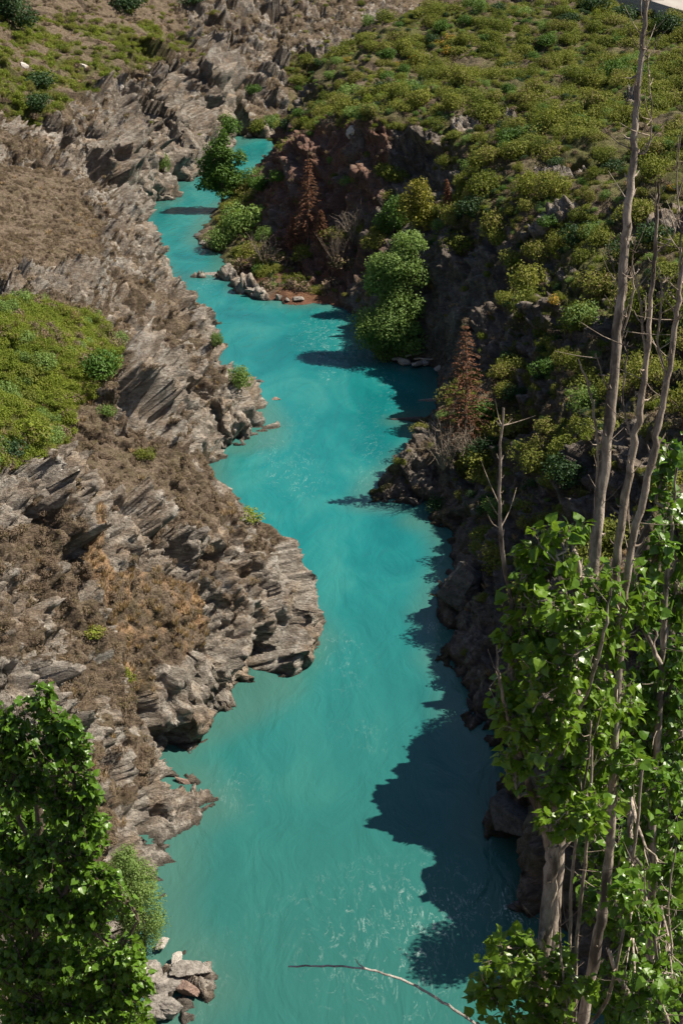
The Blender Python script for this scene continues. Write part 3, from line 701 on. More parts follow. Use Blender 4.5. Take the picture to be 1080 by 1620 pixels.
bush(62, 168, 56, DK, B, 'lower of two dark green bushes on the grassy slope high on the left', 'bush', .8)
bush(205, 12, 60, DK, B, 'dark green bush on the top edge of the upper left slope', 'bush')
bush(305, 2, 50, DK, B, 'flat dark bush at the top edge right of the larger dark one', 'bush', .6)
bush(397, 148, 30, LU, B, 'small bright green bush on the far cliff above the river bend', 'bush')
bush(362, 205, 46, LU, B, 'leafy green bush at the foot of the far left cliff beside the tall poplar', 'bush', 1.2)
bush(404, 205, 40, OL, B, 'olive bush at the far river bend on the left bank', 'bush', 1.2)
bush(432, 200, 36, GO, B, 'pale bush at the far river bend beside the right hill', 'bush', 1.1)
bush(262, 270, 28, GO, B, 'tall pale green bush growing from the grey rock of the far left cliff', 'bush', 2.0)
bush(344, 548, 22, GO, B, 'thin pale bush at the waterline under the overhanging left rock', 'bush', 1.9)
bush(378, 608, 44, GO, B, 'bright leafy willow bush at the waterline of the middle left headland', 'bush', 1.4)
bush(208, 1068, 38, BE, B, 'small green bush low on the near left rock slope', 'bush', 1.2)
bush(405, 898, 48, OL, B, 'olive bush on the near left headland facing the river', 'bush', 1.0)
bush(232, 722, 40, OL, B, 'olive bush on the brown slope of the near left headland', 'bush')
bush(140, 1005, 60, BE, B, 'spreading green brown bush left of the straw coloured patch', 'bush', .6)
bush(395, 815, 50, BE, B, 'low green bush near the crest of the near left headland', 'bush', .6)
bush(388, 362, 80, GO, B, 'large rounded willow bush on the low spit below the tall poplar', 'bush', 1.1)
bush(352, 385, 58, GO, B, 'smaller willow bush at the water side of the low spit', 'bush', 1.1)
bush(405, 300, 44, LU, B, 'bright green bush behind the willow bush on the low spit', 'bush')
bush(440, 285, 36, LU, B, 'green bush at the foot of the reddish cliff behind the spit', 'bush')
for a, b_, c in [(395, 425, 66), (440, 420, 70), (470, 455, 54), (425, 455, 50), (520, 455, 50), (545, 420, 60)]:
    bush(a, b_, c, BR + OL[:1], 'dry_bush', 'brown leafless looking bush on the low spit below the reddish cliff', 'bush', 1.0, 'dry bushes on the low spit')
for px, py, wp, lab in [
    (610, 92, 34, 'blue green bush highest in the row near the orange flowers'), (612, 130, 34, 'blue green bush between the orange flowers and the cliff edge'),
    (582, 178, 34, 'bright green bush at the cliff edge beside the pale boulder'), (785, 20, 34, 'green bush near the top edge left of the dark bushes'),
    (735, 38, 30, 'green bush near the top of the right hill beside the orange broom'), (860, 70, 36, 'upright green bush high on the right hill'),
    (808, 225, 50, 'bright leafy bush on the ledge in the middle of the right hill'), (845, 215, 46, 'second bright leafy bush on the ledge, right of the first'),
    (915, 198, 36, 'green bush right of the ledge bushes'), (970, 270, 40, 'dark green upright bush behind the tall bare trunk'),
    (935, 375, 46, 'pale leafy bush above the grey scree'), (865, 360, 38, 'green bush left of the grey scree'), (1055, 235, 30, 'small bush at the right edge beside the orange flowers'),
    (1030, 385, 70, 'large dark green bush behind the thin bare stems'), (985, 410, 60, 'green bush left of the large dark one behind the bare stems'),
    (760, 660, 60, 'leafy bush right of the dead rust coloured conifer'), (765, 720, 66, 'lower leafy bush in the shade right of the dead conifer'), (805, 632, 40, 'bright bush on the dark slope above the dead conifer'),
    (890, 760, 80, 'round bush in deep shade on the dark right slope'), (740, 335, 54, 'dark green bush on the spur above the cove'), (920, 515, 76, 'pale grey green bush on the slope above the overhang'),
    (860, 590, 54, 'green bush at the left end of the overhanging rock'), (780, 810, 50, 'light bush low on the right bank near the water'), (690, 805, 40, 'bush at the foot of the dark headland')]:
    bush(px, py, wp, GO if 'pale' in lab or 'light' in lab else (DK if 'dark' in lab or 'shade' in lab else LU), 'green_bush', lab, 'bush', 1.0)  # bushes in shade also get the dark leaves, so shade is put into their colour
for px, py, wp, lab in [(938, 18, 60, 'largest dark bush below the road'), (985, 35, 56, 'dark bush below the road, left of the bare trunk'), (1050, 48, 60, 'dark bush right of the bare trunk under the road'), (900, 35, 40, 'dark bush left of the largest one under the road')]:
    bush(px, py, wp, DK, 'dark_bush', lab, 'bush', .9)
for px, py, wp, lab in [(712, 60, 26, 'orange flowering broom, top one of the group near the hilltop'), (697, 68, 20, 'small orange broom left of the top one'), (707, 84, 28, 'orange broom in the middle of the hilltop group'),
    (656, 92, 28, 'orange broom left of the hilltop group'), (630, 102, 20, 'lowest orange broom above the dark cliff edge'), (652, 101, 18, 'small orange broom right of the lowest one'),
    (810, 116, 24, 'single orange flowering broom in the middle of the hill'), (548, 94, 16, 'tiny orange broom at the far left ridge'), (1057, 299, 22, 'orange broom at the right edge above the scree'), (1040, 242, 20, 'orange broom at the right edge behind the thin stems'), (875, 478, 26, 'faded orange broom above the dark overhang')]:
    bush(px, py, wp, OR, 'flowering_broom', lab, 'flowering bush', .9)

# ------------------------------------------------------------------ boulders and drift
import bmesh
def ico(sub=4):
    bm = bmesh.new(); bmesh.ops.create_icosphere(bm, subdivisions=sub, radius=1); bm.verts.ensure_lookup_table()
    V = np.array([v.co[:] for v in bm.verts]); Fc = np.array([[v.index for v in f.verts] for f in bm.faces]); bm.free(); return V, Fc
IV, IF = ico()
def rock_mesh(seed, mat, sc3=(1, 1, 1), rough=.5):
    rr = np.random.default_rng(seed); nn = unit(rr.normal(size=(11, 3))); hh = .42 + .5 * rr.random(11); dt = IV @ nn.T
    d = np.where(dt > .05, hh[None] / np.maximum(dt, .05), 9).min(1).clip(.4, 1.25); V = IV * d[:, None] + seed * 7.3
    b, e2 = facets(strata(V, .55, .4), seed + 1); d = d * (1 + .07 * b + .05 * fbm(V * 3, 3, seed) - .04 * sst(.1, 0, e2))
    return mesh_from('boulder', IV * d[:, None] * np.array(sc3), IF, 3, ML[mat], False)
def boulder(px, py, wpx, mat, label, sc3=(1, .8, .6), sink=.35, water=False, rz=0., seed=None, name='boulder', cat='boulder', group=None):
    p = at(px, py, z=.0) if water else hit(px, py)
    if p[2] < .3: p = at(px, py, z=.3) if not water else p
    dep = (p[1] * cp - (p[2] - H) * sp); s = wpx * dep / F / 2
    o = link(name, rock_mesh(seed or int(px + py), mat, sc3)); o.location = (p[0], p[1], p[2] - s * sc3[2] * (sink - .3)); o.scale = (s, s, s); o.rotation_euler = (0, 0, rz); return tag(o, label, cat, group)
boulder(438, 631, 22, 'ruddy', 'small reddish rock standing in the river off the left headland', (1, .7, .45), .6, True, .3)
boulder(411, 603, 22, 'black', 'flat dark rock at the waterline beside the willow bush', (1, .5, .22), .4, True)
boulder(402, 617, 18, 'black', 'dark rock between the flat rock and the left bank', (1, .9, .8), .4, True)
boulder(400, 640, 26, 'pale', 'pale flat slab at the waterline under the left headland', (.8, 1.2, .22), .4, True)
boulder(312, 437, 10, 'black', 'tiny dark rock at the tip of the spit', (1, .8, .6), .4, True)
boulder(337, 434, 34, 'grey', 'long low rock forming the tip of the spit', (1.2, .5, .25), .4, True, -.2)
boulder(318, 374, 20, 'black', 'dark rock at the waterline under the willow bushes', (1, .8, .6), .4, True)
boulder(324, 386, 20, 'grey', 'grey rock just below the dark one under the willow bushes', (1, .8, .6), .4, True)
boulder(556, 211, 20, 'pale', 'round pale boulder on the rim of the dark right cliff', (1, .95, .9), .2)
boulder(126, 549, 24, 'grey', 'dark grey boulder on the green bench beside the round bush', (.9, .7, .8), .3)
boulder(38, 103, 15, 'pale', 'grey boulder on the upper left grassy slope, left of its neighbour', (1, .8, .8), .2)
boulder(135, 105, 15, 'pale', 'grey boulder on the upper left grassy slope, nearer the cliff', (1, .8, .8), .2)
boulder(195, 140, 15, 'pale', 'small pale boulder at the edge of the far left cliff', (1, .8, .7), .2)
for k, (px, py, wp) in enumerate([(398, 458, 24), (440, 469, 26), (474, 472, 30), (415, 463, 16), (455, 474, 14)]):
    boulder(px, py, wp * .8, 'grey', 'pale grey rock lying along the water edge of the low spit', (1, .6, .45), .3, False, .4 * k, 80 + k, group='pale rocks along the spit')
for k, (px, py, wp, m, lab) in enumerate([(293, 1533, 64, 'grey', 'tilted grey slab at the top of the rock pile at bottom left'), (265, 1560, 60, 'grey', 'large angular block in the middle of the bottom left rock pile'),
    (250, 1594, 72, 'grey', 'big block in front of the bottom left rock pile'), (232, 1540, 64, 'grey', 'grey block at the back of the bottom left rock pile'), (300, 1566, 40, 'ruddy', 'brownish rock at the water side of the bottom left rock pile'),
    (272, 1592, 54, 'grey', 'block beside the water at the foot of the bottom left rock pile'), (258, 1492, 26, 'pale', 'pale rock at the waterline above the bottom left rock pile'), (280, 1515, 30, 'pale', 'small light rock between the pale rock and the tilted slab'), (222, 1612, 40, 'grey', 'block at the bottom picture edge under the leaves')]):
    boulder(px, py, wp, m, lab, (1.1, .65, .5), .25, False, .6 * k, 120 + k)
boulder(290, 1237, 34, 'ruddy', 'brown layered rock jutting into the water from the near left bank', (1.1, .5, .35), .3, True, -.3)
boulder(818, 1434, 40, 'black', 'dark rock washed by white water beside the near right bank', (1, .7, .4), .5, True)
boulder(680, 634, 26, 'grey', 'low flat rock at the water edge below the cove', (1.2, .5, .3), .4, True)
boulder(650, 664, 44, 'black', 'dark flat rock reaching into the river below the dead conifer', (1.2, .35, .22), .4, True)
boulder(728, 948, 112, 'black', 'big dark crag overhanging the river from the right bank', (.9, .8, 1.0), .1, False, .4, 201, 'rock_crag', 'rock')
boulder(820, 1300, 120, 'black', 'large dark rock at the waterline beside the forked poplar trunk', (1, .8, .6), .1, False, 2.0, 204, 'rock_crag', 'rock')
for k, (px, py, wp) in enumerate([(640, 572, 20), (660, 576, 22), (676, 570, 18), (690, 582, 16), (628, 568, 16)]):
    boulder(px, py, wp, 'pale', 'pale stone on the small beach under the cove willows', (1, .7, .6), .2, False, k, 160 + k, group='stones on the cove beach')
for k, (px, py, a, L) in enumerate([(655, 566, .3, 2.2), (668, 572, -.5, 1.8), (648, 575, .9, 1.5)]):
    p = hit(px, py); d = np.array((math.cos(a), math.sin(a), .12)); pts = smoothpath([p - d * L / 2 + (0, 0, .25), p + (0, 0, .3), p + d * L / 2 + (0, 0, .3)], 3, .03)
    v, f = tube(pts, np.linspace(.10, .05, len(pts)), 6); tag(link('drift_log', MB().add(v, f).build('drift_log', [ML['pale']], True)), 'bleached drift log on the small beach under the cove willows', 'log', 'drift logs on the cove beach')

# ------------------------------------------------------------------ trees on the banks
def tree(name, label, px, py, base_h, blobs_px, leafmat, nleaf, leaf, trunk_r=.14, cat='tree', lean=0, seed=1, fill=.6, stems=1, barkmat='darkbark'):
    """blobs_px: (px, py, rx, ry) in photo pixels at the trunk's distance; real depth = width"""
    base = hit(px, py); Yd = base[1]; dep = base[1] * cp - (base[2] - H) * sp; m = dep / F; r = np.random.default_rng(seed)
    root = bpy.data.objects.new(name, None); C.objects.link(root); root.location = base; tag(root, label, cat)
    bl = []
    for a, b_, rx, ry in blobs_px:
        c = at(a, b_, Y=Yd) - base; c[1] += (r.random() - .5) * rx * m * .9; bl.append((c, (rx * m * 1.2, rx * m * 1.15, ry * m * 1.2)))
    sub = []
    nleaf = int(nleaf * 1.5)
    for c, rr in bl:
        for k in range(9):
            d = unit(r.normal(size=3)); q = .34 + .25 * r.random(); sub.append((c + d * np.array(rr) * .60, tuple(np.array(rr) * q)))
    V, Fc = crown_cards(sub, nleaf, leaf, r, .45, fill)
    link('crown', MB().add(V, Fc).build('crown', [ML[leafmat]]), root)
    mb = MB(); top = max(bl, key=lambda q: q[0][2])[0]
    for s_ in range(stems):
        off = np.array((.25 * s_, .1 * s_, 0)); pth = smoothpath([off + (0, 0, -.6), off + top * .35 + (0, 0, .2), top], 5, .03, r); v, f = tube(pth, np.linspace(trunk_r, trunk_r * .25, len(pth)), 8); mb.add(v, f)
    link('trunk', mb.build('trunk', [ML[barkmat]], True), root)
    mb = MB()
    for c, rr in sub:
        t = .25 + .5 * r.random(); st = top * t; pth = smoothpath([st, (st + c) / 2 + (0, 0, -.1), c], 4, .03, r); v, f = tube(pth, np.linspace(trunk_r * .35, .015, len(pth)), 5); mb.add(v, f)
    link('branches', mb.build('branches', [ML[barkmat]], True), root)
    return root
tree('poplar_tree', 'tall slender poplar standing alone at the far river bend', 352, 322, 0, [(352, 222, 12, 16), (346, 240, 18, 18), (338, 258, 20, 18), (366, 256, 20, 20), (330, 282, 18, 16), (372, 280, 18, 18), (350, 275, 24, 22), (350, 300, 22, 12)], 'lush', 6500, .33, .22, seed=3)
tree('willow_tree', 'rounded light green willow overhanging the river in the cove', 640, 566, 0, [(620, 515, 46, 40), (592, 530, 26, 26), (640, 490, 28, 26), (650, 535, 26, 26), (610, 548, 30, 22)], 'willow', 9000, .24, .22, seed=4, stems=2)
tree('willow_tree', 'upper willow on the slope behind the rounded one in the cove', 655, 478, 0, [(625, 410, 40, 30), (650, 385, 26, 22), (605, 440, 28, 28), (645, 440, 30, 28), (612, 465, 24, 20)], 'willow', 8000, .24, .2, seed=5, stems=2)
tree('autumn_tree', 'small tree with yellow green and orange leaves above the cove', 668, 365, 0, [(662, 305, 20, 20), (650, 325, 20, 20), (682, 325, 20, 18), (668, 345, 24, 16)], 'autumn', 3200, .24, .12, seed=6)
tree('leafy_tree', 'dark green small tree left of the yellow and orange one', 622, 372, 0, [(625, 335, 20, 20), (612, 352, 18, 18), (640, 350, 16, 16)], 'lush', 2200, .24, .12, seed=8)
tree('willow_bush', 'soft green willow bush at the waterline beside the near left tree', 212, 1500, 0, [(205, 1400, 36, 48), (225, 1430, 32, 46), (190, 1450, 36, 46), (222, 1475, 32, 36), (200, 1370, 22, 26)], 'willow', 15000, .085, .07, seed=9, stems=3, cat='bush', fill=.5)
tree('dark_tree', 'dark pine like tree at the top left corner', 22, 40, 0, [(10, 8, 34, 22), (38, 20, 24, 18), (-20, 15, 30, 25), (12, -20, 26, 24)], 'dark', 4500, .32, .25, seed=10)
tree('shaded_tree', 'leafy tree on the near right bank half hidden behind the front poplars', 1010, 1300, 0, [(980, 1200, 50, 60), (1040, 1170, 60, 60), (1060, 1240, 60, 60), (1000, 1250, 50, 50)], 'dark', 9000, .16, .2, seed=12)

def conifer(name, label, px, py, toppx, toppy, wpx, mat, seed, dens=1.0):
    base = hit(px, py); dep = base[1] * cp - (base[2] - H) * sp; m = dep / F; r = np.random.default_rng(seed)
    top = at(toppx, toppy, Y=base[1]) - base; root = bpy.data.objects.new(name, None); C.objects.link(root); root.location = base; tag(root, label, 'dead tree')
    pth = smoothpath([(0, 0, -.4), tuple(top * .5 + (.05, 0, 0)), tuple(top)], 8); v, f = tube(pth, np.linspace(.13, .015, len(pth)), 7)
    link('trunk', MB().add(v, f).build('trunk', [ML['darkbark']], True), root)
    mb = MB(); nb = MB(); W_ = wpx * m / 2; nW = int(26 * dens)
    for k in range(nW):
        t = .12 + .86 * k / nW; c = top * t; L0 = W_ * (1 - t) ** .8 * (1.0 if t > .2 else .75)
        for q in range(7):
            a = q / 7 * 6.28 + r.random() * .8; L = max(.12, L0 * (.65 + .5 * r.random())); d = np.array((math.cos(a), math.sin(a), 0))
            e = c + d * L + (0, 0, -.10 * L + .12 * L * r.random()); midp = c + d * L * .5 + (0, 0, .10 * L)
            bp = smoothpath([c, midp, e], 4); v, f = tube(bp, np.linspace(.028, .008, len(bp)), 4); mb.add(v, f)
            n_ = int(16 * L + 5); tt = .15 + .85 * r.random(n_); i0 = tt * (len(bp) - 1); i1 = i0.astype(int).clip(0, len(bp) - 2)
            cc = bp[i1] + (bp[i1 + 1] - bp[i1]) * (i0 - i1)[:, None] + r.normal(size=(n_, 3)) * (.05, .05, .03)
            V, Fc = cards(cc, unit(r.normal(size=(n_, 3)) + (0, 0, .8)), .20 * (.7 + .6 * r.random(n_)), .42, r); nb.add(V, Fc)
    link('branches', mb.build('branches', [ML['darkbark']], True), root); link('needles', nb.build('needles', [ML[mat]]), root)
conifer('dead_conifer', 'rust coloured dead conifer standing against the dark headland', 738, 706, 736, 506, 116, 'rust', 31, .8)
conifer('dead_conifer', 'brown dead conifer in front of the reddish cliff', 486, 388, 487, 246, 72, 'rust', 32)
conifer('dead_conifer', 'short reddish dead conifer beside the taller brown one', 505, 392, 508, 330, 46, 'rust', 33)
conifer('dead_conifer', 'small reddish dead conifer right of the yellow tree', 708, 345, 706, 282, 30, 'rust', 34)
conifer('dead_conifer', 'small brown dead conifer low on the reddish cliff', 465, 402, 462, 340, 44, 'rust', 35)

def twiggy(name, label, px, py, wpx, hpx, seed, mat='deadwood', n=26):
    base = hit(px, py); dep = base[1] * cp - (base[2] - H) * sp; m = dep / F; r = np.random.default_rng(seed); mb = MB(); root = link(name, None) if False else None
    for k in range(n):
        a = r.random() * 6.28; L = hpx * m * (.6 + .5 * r.random()); w_ = wpx * m / 2 * math.sqrt(r.random())
        e = np.array((w_ * math.cos(a), w_ * math.sin(a), L * (1 - .3 * w_ / (wpx * m / 2)))); pt = smoothpath([(0, 0, -.1), e * .5 + (0, 0, .1), e], 4, .03, r)
        v, f = tube(pt, np.linspace(.035, .01, len(pt)), 4); mb.add(v, f)
        for j in range(5):
            s_ = pt[r.integers(4, len(pt))]; d = unit(unit(e) + r.normal(size=3) * .6) * (.5 + .6 * r.random()); v, f = tube([s_, s_ + d * .5 + r.normal(size=3) * .05, s_ + d], [.015, .01, .006], 4); mb.add(v, f)
    o = link(name, mb.build(name, [ML[mat]])); o.location = base; return tag(o, label, 'dead bush')
twiggy('dead_bush', 'pale leafless brush under the rust coloured conifer', 700, 745, 70, 90, 51, n=34)
twiggy('dead_bush', 'leafless brush on the dark slope below the conifer', 735, 740, 60, 70, 52)
twiggy('dead_bush', 'bare grey brush on the low spit', 420, 425, 60, 55, 53)
twiggy('dead_bush', 'bare reddish brush at the foot of the reddish cliff', 530, 420, 60, 70, 54, 'darkbark')
twiggy('dead_bush', 'bare brush beside the dead conifers under the cliff', 560, 385, 50, 60, 55)

# ------------------------------------------------------------------ front poplars, leaf by leaf
_lv = np.array([(0, 0, 0), (.36, .06, .0), (.50, .26, .0), (.36, .58, 0), (.14, .84, 0), (0, 1.04, 0), (-.14, .84, 0), (-.36, .58, 0), (-.50, .26, 0), (-.36, .06, 0), (0, .30, 0), (0, .66, 0)])
_lf = np.array([(0, 1, 10), (1, 2, 10), (2, 3, 10), (3, 11, 10), (3, 4, 11), (4, 5, 11), (0, 10, 9), (9, 10, 8), (8, 10, 7), (7, 10, 11), (7, 11, 6), (6, 11, 5)])
def leaves(mb, pos, ydir, nrm, size, r):
    n = len(pos); yd = unit(ydir); nn = unit(nrm - yd * (nrm * yd).sum(1)[:, None]); xd = np.cross(yd, nn)
    fold = .10 + .35 * r.random((n, 1)); curl = .05 + .3 * r.random((n, 1)); wv = r.normal(size=(n, 12)) * .03
    X = _lv[None, :, 0] * (.85 + .3 * r.random((n, 1))); Yl = np.repeat(_lv[None, :, 1], n, 0); Z = fold * np.abs(X) - curl * Yl ** 2 + wv
    V = pos[:, None] + size[:, None, None] * (X[..., None] * xd[:, None] + Yl[..., None] * yd[:, None] + Z[..., None] * nn[:, None])
    Fc = (_lf[None] + 12 * np.arange(n)[:, None, None]).reshape(-1, 3); mb.add(V.reshape(-1, 3), Fc)
SUN = np.array(to_sun)
def sp3(l, Y):   # photo pixels + radius in pixels -> world path, radii in metres
    P3 = []; rr = []
    for q in l:
        yy = q[3] if len(q) > 3 else Y
        p = at(q[0], q[1], Y=yy); P3.append(p); rr.append(q[2] * (p[1] * cp - (p[2] - H) * sp) / F)
    return np.array(P3), np.array(rr)
def limb(mb, l, Y, k=9, n=5, jit=.006, r=None, knots=True, foot=False):
    p, ra = sp3(l, Y); ra = ra * .63; jit = jit * .6
    if foot:
        g = ground(p[0][0], p[0][1]); p = np.concatenate([[(p[0][0], p[0][1], g - .3)], p]); ra = np.concatenate([[ra[0] * 1.25], ra])
    q = smoothpath(p, n, jit, r); rad = np.interp(np.linspace(0, len(p) - 1, len(q)), np.arange(len(p)), ra); rad = rad * (1 + (r or rng).normal(size=len(q)) * .05)
    v, f = tube(q, rad, k); mb.add(v, f)
    if knots:      # broken stubs along the wood
        for _ in range(int(len(q) * .35)):
            i = (r or rng).integers(1, len(q) - 1); d = unit((r or rng).normal(size=3) * (1, 1, .4) + (0, 0, .7)); s = q[i]; L = .10 + .22 * (r or rng).random()
            tp = smoothpath([s, s + d * L * .5 + (r or rng).normal(size=3) * .01, s + d * L + (0, 0, .04)], 2); v, f = tube(tp, np.linspace(.004, .0012, len(tp)), 4); mb.add(v, f)
        for _ in range(int(len(q) * .7)):
            i = (r or rng).integers(1, len(q) - 1); d = unit((r or rng).normal(size=3) * (1, 1, .5) + (0, 0, .4)); s = q[i]; L = .015 + .06 * (r or rng).random() ** 3
            v, f = tube([s, s + d * (rad[i] + L * .5), s + d * (rad[i] + L) + (0, 0, .02)], [rad[i] * .35 + .003, rad[i] * .2 + .002, .002], 5); mb.add(v, f)
    return q
def leafy(root, blobs, paths, Y, leafmat, lsize, r, dens=1.0, twigmat='bark'):
    """each blob: a branch from the nearest limb, twigs off it and leaves along each twig"""
    allp = np.concatenate(paths); lm = MB(); tm = MB(); pos = []; yd = []; nr_ = []; sz = []
    for bq in blobs:
        px, py, rx, ry = bq[:4]; YY = bq[4] if len(bq) > 4 else Y; dn = bq[5] if len(bq) > 5 else 1
        c = at(px, py, Y=YY); m = (c[1] * cp - (c[2] - H) * sp) / F; R3 = np.array((rx * m, (rx + ry) * .5 * m * .8, ry * m / .9))
        below = allp[allp[:, 2] < c[2] + .1]; below = below if len(below) else allp
        st = below[np.argmin(((below - c - (0, 0, -.35)) ** 2).sum(1))]; br = smoothpath([st, (st + c) / 2 + r.normal(size=3) * .05, c + (0, 0, R3[2] * .4)], 4, .01, r)
        v, f = tube(br, np.linspace(.014, .006, len(br)), 5); tm.add(v, f)
        ntw = int(dens * dn * 62 * rx * ry * m * m / (lsize * lsize * 60)) + 4
        for _ in range(ntw):
            i = r.integers(len(br) // 3, len(br)); d = unit(r.normal(size=3)); e = c + d * R3 * (r.random() ** .4) * 1.0; s = br[i] if r.random() < .6 else c - (0, 0, R3[2] * .6) + r.normal(size=3) * R3 * .25
            L = np.linalg.norm(e - s); mid_ = (s + e) / 2 + (0, 0, -.06 * L) + r.normal(size=3) * .03; tw = smoothpath([s, mid_, e + (0, 0, .04)], 4, .004, r)
            v, f = tube(tw, np.linspace(.0055, .002, len(tw)), 4); tm.add(v, f)
            nl = r.integers(9, 17); t = 1 - .75 * r.random(nl) ** 1.3; i0 = t * (len(tw) - 1); i1 = i0.astype(int).clip(0, len(tw) - 2); bp = tw[i1] + (tw[i1 + 1] - tw[i1]) * (i0 - i1)[:, None]
            td = unit(tw[-1] - tw[0]); od = unit(r.normal(size=(nl, 3)) + td * .5 + unit(e - c) * .5); pet = bp + od * lsize * (.4 + .4 * r.random((nl, 1)))
            pos.append(pet); yd.append(od + (0, 0, -.55) + r.normal(size=(nl, 3)) * .35); nr_.append(r.normal(size=(nl, 3)) * .75 + (0, 0, .75) + SUN * .35 + unit(e - c) * .4); sz.append(lsize * (.4 + 1.0 * r.random(nl)))
            for a_, b__ in zip(bp, pet):
                v, f = tube([a_, b__], [.0014, .001], 3); tm.add(v, f)
    leaves(lm, np.concatenate(pos), np.concatenate(yd), np.concatenate(nr_), np.concatenate(sz), r)
    link('foliage', lm.build('foliage', [ML[leafmat]], False), root); link('twigs', tm.build('twigs', [ML[twigmat]], True), root)
def frontroot(name, label, px, py, Y, cat='tree'):
    p = at(px, py, Y=Y); root = bpy.data.objects.new(name, None); C.objects.link(root); tag(root, label, cat); return root

ra = np.random.default_rng(77)
# 1 forked living poplar on the right
tA = frontroot('poplar_tree', 'forked poplar with a pale trunk and glossy leaves, nearest at lower right', 850, 1700, 7.9)
mb = MB(); p0 = limb(mb, [(838, 1800, 21), (848, 1620, 20), (862, 1480, 19), (870, 1390, 18), (873, 1335, 18)], 7.9, 12, r=ra, foot=True)
link('trunk', mb.build('trunk', [ML['bark']], True), tA)
mb = MB(); p1 = limb(mb, [(873, 1350, 15), (852, 1285, 12), (828, 1215, 11), (812, 1120, 9.5), (808, 1030, 7.5), (808, 960, 6.5), (795, 870, 5.5), (789, 780, 4.2), (796, 645, 2.8)], 7.9, 9, r=ra)
link('limb', mb.build('limb', [ML['deadwood']], True), tA)
mb = MB(); p2 = limb(mb, [(870, 1345, 14), (880, 1270, 12), (884, 1180, 12), (892, 1080, 11), (905, 990, 9), (915, 900, 6), (900, 850, 3)], 7.9, 9, r=ra)
limb(mb, [(884, 1180, 7), (925, 1100, 6, 7.7), (955, 1000, 4, 7.5), (965, 930, 2, 7.5)], 7.9, 7, r=ra)
link('limb', mb.build('limb', [ML['bark']], True), tA)
for q in ([(822, 1190, 5, 7.9), (805, 1140, 4.5, 7.75), (790, 1080, 4, 7.6), (785, 1020, 2, 7.6)], [(864, 1460, 7, 7.9), (830, 1540, 6, 7.6), (790, 1560, 4, 7.5)]):
    mb = MB(); limb(mb, q, 7.9, 7, r=ra); link('limb', mb.build('limb', [ML['bark']], True), tA)
leafy(tA, [(885, 865, 55, 32), (845, 915, 50, 48), (935, 930, 45, 40), (835, 1000, 62, 62), (905, 975, 62, 62, 7.6), (975, 1000, 45, 45), (880, 1060, 68, 68, 7.6), (940, 1080, 62, 70), (812, 1110, 46, 58), (865, 1150, 68, 62, 7.6), (930, 1180, 60, 62),
           (975, 1110, 45, 60, 8.2), (995, 930, 40, 40, 8.3), (960, 1230, 50, 50, 8.3), (820, 1195, 36, 34), (885, 1235, 50, 45), (800, 1515, 46, 46, 7.5), (775, 1570, 42, 42, 7.5), (850, 1530, 50, 50, 7.5), (860, 1600, 60, 42, 7.5), (800, 1640, 70, 42, 7.5), (905, 1560, 40, 50, 7.4), (880, 1300, 30, 26, 7.5), (940, 1290, 46, 40, 7.4)], [p1[6:], p2, p0], 7.9, 'poplar', .066, ra, 1.3)
# dead branch over the water
mb = MB(); limb(mb, [(870, 1700, 5.5, 7.8), (800, 1650, 4.5, 7.5), (750, 1618, 4), (700, 1585, 3.6), (650, 1556, 3.2), (600, 1538, 2.8), (558, 1530, 2.6), (500, 1528, 2.6), (456, 1529, 2.2)], 7.3, 7, 6, .004, ra, False)
limb(mb, [(580, 1533, 2), (568, 1526, 1.6), (562, 1517, 1.0)], 7.3, 5, 3, .001, ra, False)
tag(link('dead_branch', mb.build('dead_branch', [ML['pale']], True), tA), 'bare grey branch reaching out over the water')
# 2 big bare trunk
tB = frontroot('dead_poplar', 'thick tall bare poplar trunk rising out of the top of the picture', 925, 1700, 8.6, 'dead tree')
mb = MB(); p3 = limb(mb, [(866, 1800, 19), (872, 1500, 17), (886, 1320, 17), (904, 1120, 16), (921, 980, 16), (938, 880, 15), (952, 760, 14), (968, 620, 13), (980, 480, 12), (990, 360, 11), (1000, 240, 9), (1010, 120, 7.5), (1022, 0, 6), (1032, -130, 3)], 8.6, 12, 6, .010, ra, True, True)
link('trunk', mb.build('trunk', [ML['bark']], True), tB)
for q in ([(940, 850, 4), (943, 760, 3.6), (944, 690, 3.2), (930, 610, 2.8), (914, 568, 1.6)], [(1000, 240, 3), (1022, 240, 2.4), (1030, 190, 2), (1026, 120, 1.6), (1022, 50, 1)],
          [(980, 480, 2.6), (975, 440, 2), (962, 400, 1.2)], [(966, 640, 2.6), (955, 600, 2), (940, 560, 1)], [(976, 560, 3), (1000, 470, 2.4), (998, 420, 1.6), (1004, 380, 1)]):
    mb = MB(); limb(mb, q, 8.6, 6, r=ra); link('limb', mb.build('limb', [ML['deadwood']], True), tB)
